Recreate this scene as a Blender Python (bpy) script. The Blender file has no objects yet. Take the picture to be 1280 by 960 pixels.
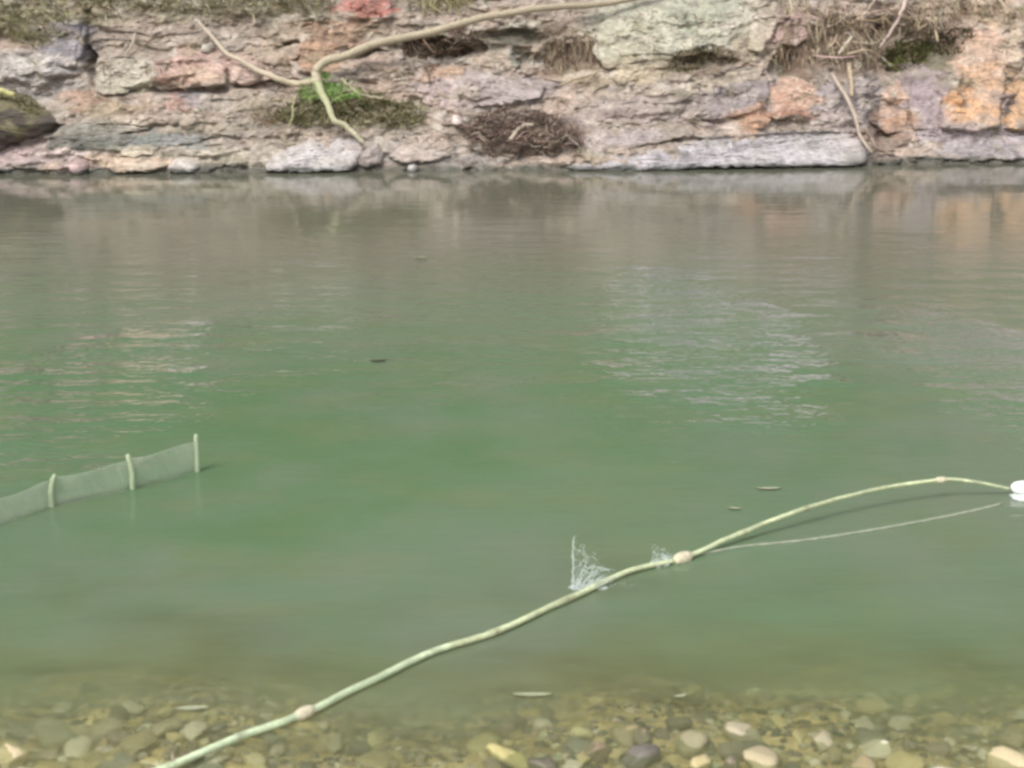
import bpy, math, random
import numpy as np
from mathutils import Vector

random.seed(7)
rng = np.random.default_rng(7)
sc = bpy.context.scene
col = sc.collection

# ------------------------------------------------------------------ camera, sky, sun, exposure
H = 1.7                      # eye height above the water
PITCH = math.radians(14.5)
F = 1674.0                   # focal length in pixels of a 1280 px wide picture
cam_d = bpy.data.cameras.new("camera")
cam = bpy.data.objects.new("camera", cam_d)
col.objects.link(cam)
cam.location = (0, 0, H)
cam.rotation_euler = (math.pi / 2 - PITCH, 0, 0)
cam_d.sensor_width = 36
cam_d.lens = F / 1280 * 36
cam_d.clip_start = 0.05
cam_d.clip_end = 2000
cam_d.dof.use_dof = True
cam_d.dof.focus_distance = 8.0
cam_d.dof.aperture_fstop = 4.0
sc.camera = cam
sc.cycles.filter_width = 3.0
sc.cycles.use_denoising = True
sc.cycles.max_bounces = 6

SUN_EL, SUN_AZ = math.radians(52), math.radians(215)   # azimuth clockwise from +Y (north)
w = bpy.data.worlds.new("World")
sc.world = w
w.use_nodes = True
nt = w.node_tree
bg = nt.nodes['Background']
sky = nt.nodes.new('ShaderNodeTexSky')
sky.sky_type = 'NISHITA'
sky.sun_disc = False
sky.sun_elevation = SUN_EL
sky.sun_rotation = SUN_AZ
sky.dust_density = 4.0
hs = nt.nodes.new('ShaderNodeHueSaturation')
hs.inputs['Saturation'].default_value = 0.3
nt.links.new(sky.outputs[0], hs.inputs['Color'])
nt.links.new(hs.outputs[0], bg.inputs['Color'])
bg.inputs['Strength'].default_value = 0.13
sd = bpy.data.lights.new("sun", 'SUN')
sd.energy = 1.5
sd.angle = math.radians(20)
sd.color = (1.0, 0.95, 0.87)
so = bpy.data.objects.new("sun", sd)
col.objects.link(so)
to_sun = Vector((math.sin(SUN_AZ) * math.cos(SUN_EL), math.cos(SUN_AZ) * math.cos(SUN_EL), math.sin(SUN_EL)))
so.rotation_euler = to_sun.to_track_quat('Z', 'Y').to_euler()
so.location = (0, 0, 30)
sc.view_settings.view_transform = 'Standard'
sc.view_settings.look = 'None'
sc.view_settings.exposure = 0.6
sc.view_settings.gamma = 1.0

# ------------------------------------------------------------------ noise
PERM = rng.permutation(256)
PERM = np.concatenate([PERM, PERM, PERM])
GR = rng.normal(size=(256, 3))
GR /= np.linalg.norm(GR, axis=1)[:, None]


def gn(x, y, z=0.0):
    x, y, z = np.broadcast_arrays(np.asarray(x, float), np.asarray(y, float), np.asarray(z, float))
    xi, yi, zi = np.floor(x).astype(int), np.floor(y).astype(int), np.floor(z).astype(int)
    xf, yf, zf = x - xi, y - yi, z - zi
    u, v, ww = (t * t * t * (t * (t * 6 - 15) + 10) for t in (xf, yf, zf))
    r = 0
    for dx in (0, 1):
        for dy in (0, 1):
            for dz in (0, 1):
                h = PERM[PERM[PERM[(xi + dx) & 255] + ((yi + dy) & 255)] + ((zi + dz) & 255)]
                g = GR[h]
                d = g[..., 0] * (xf - dx) + g[..., 1] * (yf - dy) + g[..., 2] * (zf - dz)
                r = r + d * (u if dx else 1 - u) * (v if dy else 1 - v) * (ww if dz else 1 - ww)
    return r * 1.5


def fbm(x, y, z=0.0, o=4, g=0.5):
    r, a = 0, 1.0
    for i in range(o):
        k = 2.03 ** i
        r = r + a * gn(x * k + 7.3 * i, y * k + 3.1 * i, z * k + 1.7 * i)
        a *= g
    return r


def sstep(a, b, x):
    t = np.clip((x - a) / (b - a), 0, 1)
    return t * t * (3 - 2 * t)


SAT = .64


def lin(c):
    c = np.asarray(c, float)
    c = (c.mean() + (c - c.mean()) * SAT) / 255
    return np.where(c < 0.04045, c / 12.92, ((c + 0.055) / 1.055) ** 2.4)


K = 1.28                    # the far bank was first sketched at a smaller scale
ALB = 0.83                  # photographed colour -> surface colour

# ------------------------------------------------------------------ picture -> place
CT, ST = math.cos(PITCH), math.sin(PITCH)


def ray(px, py):
    a = (np.asarray(px, float) - 640) / F
    b = (480 - np.asarray(py, float)) / F
    return a + 0 * b, CT + b * ST + 0 * a, -ST + b * CT + 0 * a


def water_pt(px, py, z=0.0):
    dx, dy, dz = ray(px, py)
    t = (z - H) / dz
    return np.stack([dx * t, dy * t, 0 * t + z], -1)


WLX = [-900, 0, 250, 500, 850, 1080, 1100, 1280, 2200]
WLY = [222, 217, 215, 213, 211.5, 208, 205, 203, 198]
CS = 1.0


def shore_y(px):
    return water_pt(px, np.interp(px, WLX, WLY))[..., 1]


def base_pt(px, py):
    dx, dy, dz = ray(px, py)
    Y = shore_y(px)
    t = (Y + CS * H) / (dy - CS * dz)
    return np.stack([dx * t, dy * t, H + dz * t], -1)


# bulges (+, towards the river) and hollows (-) of the bank: px, py, rx, ry, amount (m)
BUMPS = [
    (112, 45, 8, 34, -.22), (118, 82, 8, 26, -.25), (75, 60, 50, 35, .14), (25, 85, 55, 28, .12),
    (160, 90, 45, 24, .10), (240, 85, 52, 22, .14), (215, 112, 70, 6, -.14), (330, 108, 45, 8, -.20),
    (205, 18, 90, 18, .05), (375, 62, 12, 14, -.22), (320, 62, 50, 26, .07), (390, 40, 60, 20, .04),
    (545, 62, 50, 11, -.24), (455, 70, 26, 7, -.2), (470, 88, 50, 14, .06), (535, 92, 6, 30, -.14), (590, 108, 70, 26, .14),
    (640, 45, 45, 10, -.2), (650, 72, 14, 14, -.18), (620, 78, 30, 12, .1), (720, 75, 50, 22, -.16), (850, 60, 90, 60, .12),
    (880, 78, 40, 8, -.2), (740, 135, 80, 14, .05), (880, 125, 90, 24, .10), (985, 82, 22, 20, -.32), (1075, 60, 90, 38, -.16),
    (1165, 60, 35, 24, -.1), (1225, 95, 55, 70, .22), (1180, 120, 14, 40, .06), (1060, 130, 70, 26, .08), (1110, 158, 20, 26, -.12),
    (1250, 125, 5, 40, -.08), (1035, 25, 120, 8, .1), (870, 174, 45, 4, -.12), (100, 163, 60, 8, -.16), (200, 150, 90, 6, .06),
    (270, 175, 80, 5, -.08), (60, 205, 60, 5, .08), (640, 165, 80, 26, -.05), (480, 20, 60, 14, .05), (455, 12, 36, 12, .14),
    (300, 5, 120, 14, .05), (50, 20, 80, 24, .1),
]


def bank_disp(px, py):
    p = base_pt(px, py)
    x, z = p[..., 0], p[..., 2]
    wx = px + 14 * fbm(px / 60, py / 40, 1.0, 3)
    wy = py + 7 * fbm(px / 50, py / 30, 5.0, 3)
    x, z = x / K, z / K
    d = 0.20 * fbm(x * .55, z * .9, 3.3, 4)
    # strata: sloping beds with sharp lips, broken off in places
    s = z * 6.0 + 0.35 * x * .5 + 1.7 * fbm(x * .6, z * 1.3, 9.0, 4)
    fr = s - np.floor(s)
    lip = np.where(fr < .8, fr / .8, (1 - fr) / .2)
    amp = .055 * sstep(-.15, .5, fbm(x * .9, z * 1.8, 21.0, 3))
    d = d + amp * (1 - lip)
    s2 = z * 17 + x * .8 + 2.2 * fbm(x * 1.4, z * 3.0, 12.0, 4)
    fr2 = s2 - np.floor(s2)
    d = d + .014 * sstep(-.1, .5, fbm(x * 1.6, z * 3.2, 77.0, 3)) * (1 - np.where(fr2 < .75, fr2 / .75, (1 - fr2) / .25))
    # blocky plates, pits and crumbly weathering
    d = d + .07 * np.abs(fbm(x * 1.9, z * 3.4, 31.0, 4)) + .040 * fbm(x * 5, z * 8, 2.0, 5, .62)
    vv = fbm(x * 3.4, z * 5.5, 44.0, 3)
    d = d - .05 * sstep(.25, .6, vv)
    d = d * K
    for bx, by, rx, ry, a in BUMPS:
        q = ((wx - bx) / rx) ** 2 + ((wy - by) / ry) ** 2
        d = d + a * .85 * K * sstep(1.5, .35, q)
    d = d * sstep(-.35, .12, z) + .1 * sstep(.1, -.2, z)
    return d


def bank_pt(px, py, out=0.0):
    px, py = np.broadcast_arrays(np.asarray(px, float), np.asarray(py, float))
    p = base_pt(px, py).copy()
    p[..., 1] -= bank_disp(px, py) + out
    return p


# colour patches of the rock face: px, py, rx, ry, rgb, strength
PAT = [
    (60, 14, 110, 26, (150, 140, 100), .8), (20, 30, 40, 20, (158, 148, 104), .7), (200, 12, 90, 22, (160, 146, 118), .7),
    (300, 8, 70, 16, (142, 132, 98), .8), (375, 14, 60, 18, (138, 128, 104), .7), (190, 45, 70, 26, (166, 145, 125), .8),
    (85, 55, 38, 30, (143, 136, 142), .95), (30, 85, 60, 24, (176, 166, 158), .95), (40, 78, 28, 8, (202, 192, 182), .9), (40, 110, 70, 14, (160, 150, 144), .8),
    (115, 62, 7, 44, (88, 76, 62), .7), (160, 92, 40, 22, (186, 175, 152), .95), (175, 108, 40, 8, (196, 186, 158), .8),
    (245, 82, 52, 20, (206, 162, 144), .95), (225, 100, 40, 8, (196, 140, 118), .7), (258, 95, 26, 9, (214, 180, 146), .7), (300, 82, 22, 16, (208, 170, 152), .9),
    (110, 128, 35, 14, (184, 142, 116), .9), (150, 138, 40, 12, (170, 146, 112), .7), (170, 150, 24, 10, (206, 184, 160), .9), (228, 128, 14, 14, (196, 145, 128), .8),
    (260, 125, 30, 10, (150, 146, 148), .8), (300, 130, 60, 14, (166, 150, 128), .7), (345, 62, 40, 22, (186, 160, 136), .85), (400, 72, 40, 20, (180, 138, 104), .85),
    (390, 40, 70, 14, (158, 138, 108), .6), (460, 10, 34, 12, (196, 112, 96), 1.0), (450, 32, 60, 12, (172, 130, 100), .8), (420, 52, 50, 12, (180, 134, 102), .7),
    (530, 40, 60, 16, (170, 150, 130), .6), (470, 78, 34, 14, (186, 158, 138), .8), (450, 100, 30, 12, (170, 148, 136), .8), (480, 112, 40, 12, (178, 150, 128), .8), (550, 92, 26, 14, (192, 150, 122), .7),
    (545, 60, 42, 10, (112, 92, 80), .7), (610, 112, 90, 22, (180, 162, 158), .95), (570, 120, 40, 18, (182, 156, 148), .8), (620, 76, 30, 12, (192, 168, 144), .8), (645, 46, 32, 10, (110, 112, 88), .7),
    (650, 30, 24, 6, (190, 186, 166), .7), (655, 70, 14, 12, (130, 140, 122), .7), (700, 60, 40, 30, (164, 142, 116), .7), (720, 85, 46, 18, (150, 118, 92), .8), (735, 8, 90, 14, (168, 150, 134), .7),
    (840, 25, 110, 44, (186, 182, 156), .98), (880, 12, 50, 30, (176, 178, 150), .9), (780, 55, 50, 26, (182, 176, 146), .9), (800, 85, 60, 18, (184, 168, 134), .8), (760, 100, 60, 10, (186, 164, 132), .7),
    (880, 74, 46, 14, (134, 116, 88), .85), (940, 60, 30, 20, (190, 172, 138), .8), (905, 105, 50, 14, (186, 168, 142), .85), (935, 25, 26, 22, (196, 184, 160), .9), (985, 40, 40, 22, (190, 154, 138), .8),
    (820, 135, 90, 20, (168, 150, 140), .85), (940, 122, 60, 26, (162, 146, 144), .95), (770, 150, 60, 12, (172, 150, 142), .8), (760, 172, 60, 10, (190, 172, 164), .8), (905, 150, 40, 12, (172, 148, 140), .8),
    (935, 148, 26, 16, (206, 150, 112), .85), (990, 122, 32, 20, (212, 166, 138), .95), (980, 142, 40, 8, (186, 124, 96), .8), (1040, 118, 22, 22, (160, 144, 146), .9), (1080, 120, 30, 26, (168, 152, 150), .9),
    (1060, 148, 50, 20, (172, 154, 150), .8), (1120, 140, 24, 34, (204, 162, 134), .9), (1120, 150, 10, 26, (214, 150, 104), .7), (1160, 125, 24, 40, (170, 146, 148), .95), (1150, 90, 30, 20, (160, 140, 140), .8),
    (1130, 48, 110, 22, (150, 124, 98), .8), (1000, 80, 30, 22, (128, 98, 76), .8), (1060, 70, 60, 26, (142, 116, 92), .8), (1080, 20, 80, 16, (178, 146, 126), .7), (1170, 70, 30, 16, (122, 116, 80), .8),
    (1225, 60, 40, 60, (204, 162, 134), 1.0), (1225, 98, 34, 26, (222, 170, 128), .9), (1205, 135, 30, 28, (226, 158, 96), 1.0), (1232, 130, 14, 30, (222, 160, 104), .9), (1252, 130, 8, 34, (164, 136, 128), .8), (1272, 128, 14, 36, (224, 166, 112), .95),
    (1265, 60, 24, 30, (206, 178, 148), .9), (1225, 172, 90, 12, (178, 162, 168), .9), (1190, 165, 40, 14, (172, 154, 156), .8), (1200, 14, 60, 18, (186, 158, 132), .8), (1250, 20, 40, 20, (178, 152, 116), .7),
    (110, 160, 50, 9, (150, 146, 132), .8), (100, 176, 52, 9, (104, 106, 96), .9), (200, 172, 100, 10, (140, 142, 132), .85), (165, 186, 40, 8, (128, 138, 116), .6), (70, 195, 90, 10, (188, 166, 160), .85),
    (150, 200, 60, 10, (206, 172, 140), .8), (220, 205, 80, 8, (212, 184, 156), .85), (105, 208, 20, 9, (186, 152, 148), .8), (240, 190, 60, 8, (196, 182, 158), .8), (300, 195, 70, 16, (184, 170, 148), .8),
    (260, 160, 60, 12, (160, 146, 120), .7), (440, 140, 100, 20, (140, 132, 88), .6), (500, 185, 50, 14, (178, 164, 152), .8), (540, 180, 30, 12, (188, 166, 146), .7), (560, 200, 80, 8, (158, 150, 144), .7),
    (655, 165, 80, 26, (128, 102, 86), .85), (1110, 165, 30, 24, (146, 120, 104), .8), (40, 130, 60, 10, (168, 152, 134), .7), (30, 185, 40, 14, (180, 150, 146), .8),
]


def bank_col(px, py):
    p = base_pt(px, py)
    x, z = p[..., 0], p[..., 2]
    n1 = fbm(x * .8, z * 1.6, 40.0, 4)
    n2 = fbm(x * 1.6, z * 6, 50.0, 4)
    c = np.empty(px.shape + (3,))
    c[:] = lin((168, 150, 132))
    m = sstep(-.2, .6, n1)[..., None]
    c = c * (1 - m) + lin((186, 158, 138)) * m
    m = (sstep(.1, .7, n2) * .7)[..., None]
    c = c * (1 - m) + lin((150, 142, 134)) * m
    # soil and dead grass above the rock
    m = (sstep(-25, -90, py + 22 * n1))[..., None]
    c = c * (1 - m) + lin((98, 100, 64)) * m
    wx = px + 20 * fbm(px / 42, py / 20, 61.0, 4)
    wy = py + 9 * fbm(px / 36, py / 16, 71.0, 4)
    for bx, by, rx, ry, rgb, s in PAT:
        q = ((wx - bx) / rx) ** 2 + ((wy - by) / ry) ** 2
        m = (s * sstep(1.35, .55, q))[..., None]
        c = c * (1 - m) + lin(rgb) * m
    # bedding streaks, crumbs and stains
    x, z = x / K, z / K
    st = fbm(x * 2.4, z * 11 + x * .9, 80.0, 4, .6)
    cr = fbm(x * 9, z * 14, 85.0, 4, .65)
    c = c * (1 + .20 * st + .26 * cr)[..., None]
    mo = sstep(.25, .75, fbm(x * 2.5, z * 4, 90.0, 4))[..., None] * .45
    c = c * (1 - mo) + lin((146, 138, 100)) * mo
    lt = sstep(.25, .6, fbm(x * 4.5, z * 8, 98.0, 4))[..., None] * .5
    c = c * (1 - lt) + lin((208, 194, 176)) * lt
    dk = sstep(.22, .6, fbm(x * 4.1, z * 8, 95.0, 5, .6))[..., None] * .38
    c = c * (1 - dk) + lin((100, 84, 70)) * dk
    # wet, algae-dark foot at the waterline
    wet = sstep(.09, .02, z + .05 * fbm(x * 3, z * 3, 5.5, 3))[..., None] * .85
    c = c * (1 - wet) + lin((82, 86, 74)) * wet
    return np.clip(c * ALB, .01, .9)


# ------------------------------------------------------------------ materials
def new_mat(name):
    m = bpy.data.materials.new(name)
    m.use_nodes = True
    return m, m.node_tree, m.node_tree.nodes['Principled BSDF']


def attr_mat(name, rough=.85, nscale=18.0, namp=.35, bump=.25, bscale=40.0, stretch=(1, 1, 3), spec=.25, trans=0.0, objrand=0.0):
    m, t, b = new_mat(name)
    N = t.nodes
    L = t.links
    at = N.new('ShaderNodeAttribute')
    at.attribute_name = 'Col'
    tc = N.new('ShaderNodeTexCoord')
    geo = N.new('ShaderNodeNewGeometry')
    mp = N.new('ShaderNodeMapping')
    mp.inputs['Scale'].default_value = stretch
    L.new(tc.outputs['Object'], mp.inputs['Vector'])
    no = N.new('ShaderNodeTexNoise')
    no.inputs['Scale'].default_value = nscale
    no.inputs['Detail'].default_value = 6
    no.inputs['Roughness'].default_value = .65
    L.new(mp.outputs[0], no.inputs['Vector'])
    mr = N.new('ShaderNodeMapRange')
    mr.inputs['From Min'].default_value = .3
    mr.inputs['From Max'].default_value = .7
    mr.inputs['To Min'].default_value = 1 - namp
    mr.inputs['To Max'].default_value = 1 + namp
    L.new(no.outputs['Fac'], mr.inputs['Value'])
    vm = N.new('ShaderNodeVectorMath')
    vm.operation = 'SCALE'
    L.new(at.outputs['Color'], vm.inputs[0])
    L.new(mr.outputs[0], vm.inputs['Scale'])
    out = vm.outputs[0]
    if objrand:
        oi = N.new('ShaderNodeObjectInfo')
        cr = N.new('ShaderNodeValToRGB')
        e = cr.color_ramp.elements
        cols = [(150, 138, 102), (176, 162, 112), (118, 112, 84), (196, 184, 136), (136, 124, 96), (104, 96, 82), (186, 176, 148), (160, 140, 98)]
        e[0].color = (*(lin(cols[0]) * .9), 1)
        e[1].color = (*(lin(cols[-1]) * .9), 1)
        for i, c in enumerate(cols[1:-1]):
            k = e.new((i + 1) / (len(cols) - 1))
            k.color = (*(lin(c) * .75), 1)
        L.new(oi.outputs['Random'], cr.inputs[0])
        L.new(cr.outputs[0], vm.inputs[0])
    L.new(out, b.inputs['Base Color'])
    no2 = N.new('ShaderNodeTexNoise')
    no2.inputs['Scale'].default_value = bscale
    no2.inputs['Detail'].default_value = 5
    L.new(mp.outputs[0], no2.inputs['Vector'])
    bp = N.new('ShaderNodeBump')
    bp.inputs['Strength'].default_value = bump
    bp.inputs['Distance'].default_value = .02
    L.new(no2.outputs['Fac'], bp.inputs['Height'])
    L.new(bp.outputs[0], b.inputs['Normal'])
    b.inputs['Roughness'].default_value = rough
    b.inputs['Specular IOR Level'].default_value = spec
    return m


M_ROCK = attr_mat('rock', .82, 16, .38, .5, 30)
M_PLANT = attr_mat('plant', .7, 9, .3, .0, 30, (1, 1, 1), .2)
M_WOOD = attr_mat('wood', .7, 30, .25, .3, 60, (1, 1, 1), .25)
M_STONE = attr_mat('river_stone', .45, 22, .35, .3, 40, (1, 1, 1), .4, objrand=1)
M_GRAVEL = attr_mat('gravel', .6, 45, .4, .3, 60, (1, 1, 1), .3)


def plain_mat(name, rgb, rough=.5, spec=.4, alpha=1.0, nscale=30, namp=.12):
    m, t, b = new_mat(name)
    N, L = t.nodes, t.links
    tc = N.new('ShaderNodeTexCoord')
    no = N.new('ShaderNodeTexNoise')
    no.inputs['Scale'].default_value = nscale
    L.new(tc.outputs['Object'], no.inputs['Vector'])
    mx = N.new('ShaderNodeMix')
    mx.data_type = 'RGBA'
    c = lin(rgb)
    mx.inputs[6].default_value = (*(c * (1 - namp)), 1)
    mx.inputs[7].default_value = (*np.clip(c * (1 + namp), 0, .9), 1)
    L.new(no.outputs['Fac'], mx.inputs[0])
    L.new(mx.outputs[2], b.inputs['Base Color'])
    b.inputs['Roughness'].default_value = rough
    b.inputs['Specular IOR Level'].default_value = spec
    b.inputs['Alpha'].default_value = alpha
    return m


# ------------------------------------------------------------------ object helpers
def mesh_np(name, v, f, colr=None, smooth=True, mat=None):
    """v (n,3); f (m,3) or (m,4) int array"""
    me = bpy.data.meshes.new(name)
    v = np.asarray(v, np.float32)
    f = np.asarray(f, np.int32)
    k = f.shape[1]
    me.vertices.add(len(v))
    me.vertices.foreach_set('co', v.ravel())
    me.loops.add(f.size)
    me.loops.foreach_set('vertex_index', f.ravel())
    me.polygons.add(len(f))
    me.polygons.foreach_set('loop_start', np.arange(0, f.size, k, dtype=np.int32))
    me.polygons.foreach_set('loop_total', np.full(len(f), k, np.int32))
    me.polygons.foreach_set('use_smooth', np.full(len(f), smooth))
    if colr is not None:
        ca = me.color_attributes.new('Col', 'FLOAT_COLOR', 'POINT')
        cc = np.ones((len(v), 4), np.float32)
        cc[:, :3] = colr
        ca.data.foreach_set('color', cc.ravel())
    me.update(calc_edges=True)
    me.validate()
    if mat:
        me.materials.append(mat)
    return me


def link(name, me, parent=None, label=None, cat=None, group=None, kind=None, loc=None):
    o = bpy.data.objects.new(name, me)
    col.objects.link(o)
    if loc is not None:
        o.location = loc
    if parent:
        o.parent = parent
    if label:
        o['label'] = label
    if cat:
        o['category'] = cat
    if group:
        o['group'] = group
    if kind:
        o['kind'] = kind
    return o


def center(v):
    """move the mesh to its own base so that the object's origin stands on the thing"""
    v = np.asarray(v, float)
    c = (v.min(0) + v.max(0)) / 2
    c[2] = v[:, 2].min()
    return v - c, c


def grid_faces(nr, nc):
    i = np.arange(nr - 1)[:, None] * nc + np.arange(nc - 1)[None]
    i = i.ravel()
    return np.stack([i, i + 1, i + nc + 1, i + nc], 1)


# ------------------------------------------------------------------ the bank
cx = np.concatenate([np.linspace(-900, -60, 60, endpoint=False), np.arange(-60, 1340, 1.35), np.linspace(1340, 2200, 60)])
cy = np.concatenate([np.linspace(300, 226, 10, endpoint=False), np.arange(226, -12, -.75), np.linspace(-12, -160, 60, endpoint=False), np.linspace(-160, -1050, 60)])
GX, GY = np.meshgrid(cx, cy)
P = bank_pt(GX, GY)
C = bank_col(GX, GY)
bank = link('river_bank', mesh_np('river_bank', P.reshape(-1, 3), grid_faces(len(cy), len(cx)), C.reshape(-1, 3), True, M_ROCK), kind='structure')

# ------------------------------------------------------------------ near bed, shore, water
NEAR = 2.53                  # where the water ends at the photographer's feet


def bed_z(x, y):
    d = y - (NEAR + .15 * fbm(x * 1.5, y * .8, 8.0, 3))
    z = np.where(d < 0, -d * .25, -(d * .08 + .20 * np.clip(d - .50, 0, None) + .10 * np.clip(d - .9, 0, None)))
    z = np.maximum(z, -1.5)
    return z + .012 * fbm(x * 6, y * 6, 4.0, 3) + .035 * sstep(.35, .7, d) * fbm(x * 2.6, y * 5, 14.0, 3)


def bed_hit(px, py, up=0.0):
    """where the view ray through a pixel meets the bed"""
    z = -.05
    for _ in range(25):
        g = water_pt(px, py, z)
        z = .5 * z + .5 * (float(bed_z(g[0], g[1])) + up)
    return g


gx = np.concatenate([np.linspace(-14, -2.2, 30, endpoint=False), np.linspace(-2.2, 2.2, 240), np.linspace(2.4, 14, 30)])
gy = np.concatenate([np.linspace(-6, 2.6, 30, endpoint=False), np.linspace(2.6, 4.6, 130), np.linspace(4.8, 22, 40)])
BX, BY = np.meshgrid(gx, gy)
BZ = bed_z(BX, BY)
bc = np.empty(BX.shape + (3,))
bc[:] = lin((182, 156, 92)) * 1.0
bc *= (1 + .7 * fbm(BX * 3, BY * 6, 2.0, 4) + .5 * fbm(BX * 16, BY * 18, 2.0, 3))[..., None]
link('river_bed', mesh_np('river_bed', np.stack([BX, BY, BZ], -1).reshape(-1, 3), grid_faces(len(gy), len(gx)), np.clip(bc, .02, 1).reshape(-1, 3), True, M_GRAVEL), kind='structure')

wx_ = np.concatenate([np.linspace(-16, -3, 20, endpoint=False), np.linspace(-3, 3, 121), np.linspace(3.6, 16, 20)])
wy_ = np.concatenate([np.linspace(2.2, 4.8, 120, endpoint=False), np.linspace(4.8, 24, 60)])
WX, WY = np.meshgrid(wx_, wy_)
depth = -bed_z(WX, WY)
slant = depth * 1.9
slant = slant * (1 + .5 * fbm(WX * 1.8, WY * 3.6, 6.0, 4)) + .03
veil = 1 - np.exp(-3.5 * np.clip(slant, 0, None))
wc = np.stack([veil, depth, 0 * veil], -1)
water_me = mesh_np('river_water', np.stack([WX, WY, 0 * WX], -1).reshape(-1, 3), grid_faces(len(wy_), len(wx_)), wc.reshape(-1, 3), True)

m = bpy.data.materials.new('water')
m.use_nodes = True
t = m.node_tree
N, L = t.nodes, t.links
for n in list(N):
    if n.type != 'OUTPUT_MATERIAL':
        N.remove(n)
out = [n for n in N if n.type == 'OUTPUT_MATERIAL'][0]
tc = N.new('ShaderNodeTexCoord')


def noise_node(scale, sx, sy, detail=3, rough=.5, off=(0, 0, 0), rot=0.0):
    mp = N.new('ShaderNodeMapping')
    mp.inputs['Scale'].default_value = (sx, sy, 1)
    mp.inputs['Location'].default_value = off
    mp.inputs['Rotation'].default_value = (0, 0, rot)
    L.new(tc.outputs['Object'], mp.inputs['Vector'])
    n = N.new('ShaderNodeTexNoise')
    n.inputs['Scale'].default_value = scale
    n.inputs['Detail'].default_value = detail
    n.inputs['Roughness'].default_value = rough
    L.new(mp.outputs[0], n.inputs['Vector'])
    return n.outputs['Fac']


def math_node(op, a, b=None, c=None):
    n = N.new('ShaderNodeMath')
    n.operation = op
    for i, v in enumerate((a, b, c)):
        if v is None:
            continue
        if isinstance(v, (int, float)):
            n.inputs[i].default_value = v
        else:
            L.new(v, n.inputs[i])
    return n.outputs[0]


def ramp(fac, a, b, ca=0.0, cb=1.0):
    n = N.new('ShaderNodeMapRange')
    n.interpolation_type = 'SMOOTHSTEP'
    n.inputs['From Min'].default_value = a
    n.inputs['From Max'].default_value = b
    n.inputs['To Min'].default_value = ca
    n.inputs['To Max'].default_value = cb
    L.new(fac, n.inputs['Value'])
    return n.outputs[0]


def mixc(f, a, b):
    n = N.new('ShaderNodeMix')
    n.data_type = 'RGBA'
    if isinstance(f, float):
        n.inputs[0].default_value = f
    else:
        L.new(f, n.inputs[0])
    for i, v in ((6, a), (7, b)):
        if isinstance(v, tuple):
            n.inputs[i].default_value = (*v, 1)
        else:
            L.new(v, n.inputs[i])
    return n.outputs[2]


sep = N.new('ShaderNodeSeparateXYZ')
L.new(tc.outputs['Object'], sep.inputs[0])


def gust(cx, cy, rx, ry, amt):
    """a cat's-paw: a patch of the river where a breath of wind raises ripples"""
    a = math_node('DIVIDE', math_node('SUBTRACT', sep.outputs[0], cx), rx)
    b = math_node('DIVIDE', math_node('SUBTRACT', sep.outputs[1], cy), ry)
    q = math_node('ADD', math_node('MULTIPLY', a, a), math_node('MULTIPLY', b, b))
    q = math_node('ADD', q, math_node('MULTIPLY', math_node('SUBTRACT', noise_node(1.6, 1, 1.0, 4, .6), .5), 3.2))
    return ramp(q, 1.7, -.2, 0.0, amt)


g1 = water_pt(868, 412)
g2 = water_pt(120, 490)
g3 = water_pt(1265, 470)
g4 = water_pt(700, 330)
mask = gust(g1[0], g1[1], .56, 1.9, 1.6)
for g, rx, ry, am in ((g2, .6, 1.5, 1.0), (g3, .45, 1.6, 1.7), (g4, 6.0, 3.6, .38)):
    mask = math_node('ADD', mask, gust(g[0], g[1], rx, ry, am))
mask = math_node('ADD', mask, .30)
rip = math_node('ADD', math_node('ADD', math_node('MULTIPLY', noise_node(2.0, .8, 2.2, 2, .4, rot=.26), .55), math_node('MULTIPLY', noise_node(2.3, .8, 2.3, 2, .4, (5, 2, 0), rot=-.24), .55)), math_node('MULTIPLY', noise_node(9, .8, 2.2, 2, .5, (3, 1, 0), -.12), .30))
mask = math_node('MULTIPLY', mask, ramp(sep.outputs[1], 13, 8, .14, 1.0))
hgt = math_node('MULTIPLY', rip, mask)
hgt = math_node('ADD', hgt, math_node('MULTIPLY', noise_node(1.0, .5, 1.2, 2), .12))
bp = N.new('ShaderNodeBump')
bp.inputs['Strength'].default_value = 1.0
bp.inputs['Distance'].default_value = .045
L.new(hgt, bp.inputs['Height'])

at = N.new('ShaderNodeAttribute')
at.attribute_name = 'Col'
sp = N.new('ShaderNodeSeparateColor')
L.new(at.outputs['Color'], sp.inputs[0])
GREEN = tuple(lin((106, 144, 98)) * .74)
VIVID = tuple(lin((78, 144, 74)) * .69)
GREYG = tuple(lin((118, 140, 112)) * .76)
OLIVE = tuple(lin((134, 142, 84)) * .74)
base = mixc(ramp(noise_node(.55, 1, .6, 4, .6, (4.2, 1.3, 0)), .4, .62), GREEN, GREYG)
vg = water_pt(170, 510)
va = gust(vg[0], vg[1], 1.6, 2.2, .7)
vg2 = water_pt(890, 490)
vb = gust(vg2[0], vg2[1], 1.0, 1.4, .45)
base = mixc(va, base, VIVID)
base = mixc(vb, base, VIVID)
base = mixc(ramp(noise_node(1.9, .8, 1.7, 6, .65), .44, .70, 0, .3), base, OLIVE)
base = mixc(ramp(sp.outputs[1], .28, .03, 0, .7), base, OLIVE)
MUD_REFL = tuple(lin((140, 138, 114)) * .62)
far_y = math_node('ADD', sep.outputs[1], math_node('MULTIPLY', math_node('SUBTRACT', noise_node(.5, 1, .5, 3), .5), 5.0))
base = mixc(ramp(far_y, 6.5, 12.5, 0, .9), base, MUD_REFL)     # silty far shallows, with the bank's reflection painted into the colour
dif = N.new('ShaderNodeBsdfDiffuse')
L.new(base, dif.inputs['Color'])
trl = N.new('ShaderNodeBsdfTranslucent')          # murky water still lets soft light down to the bed
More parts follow.
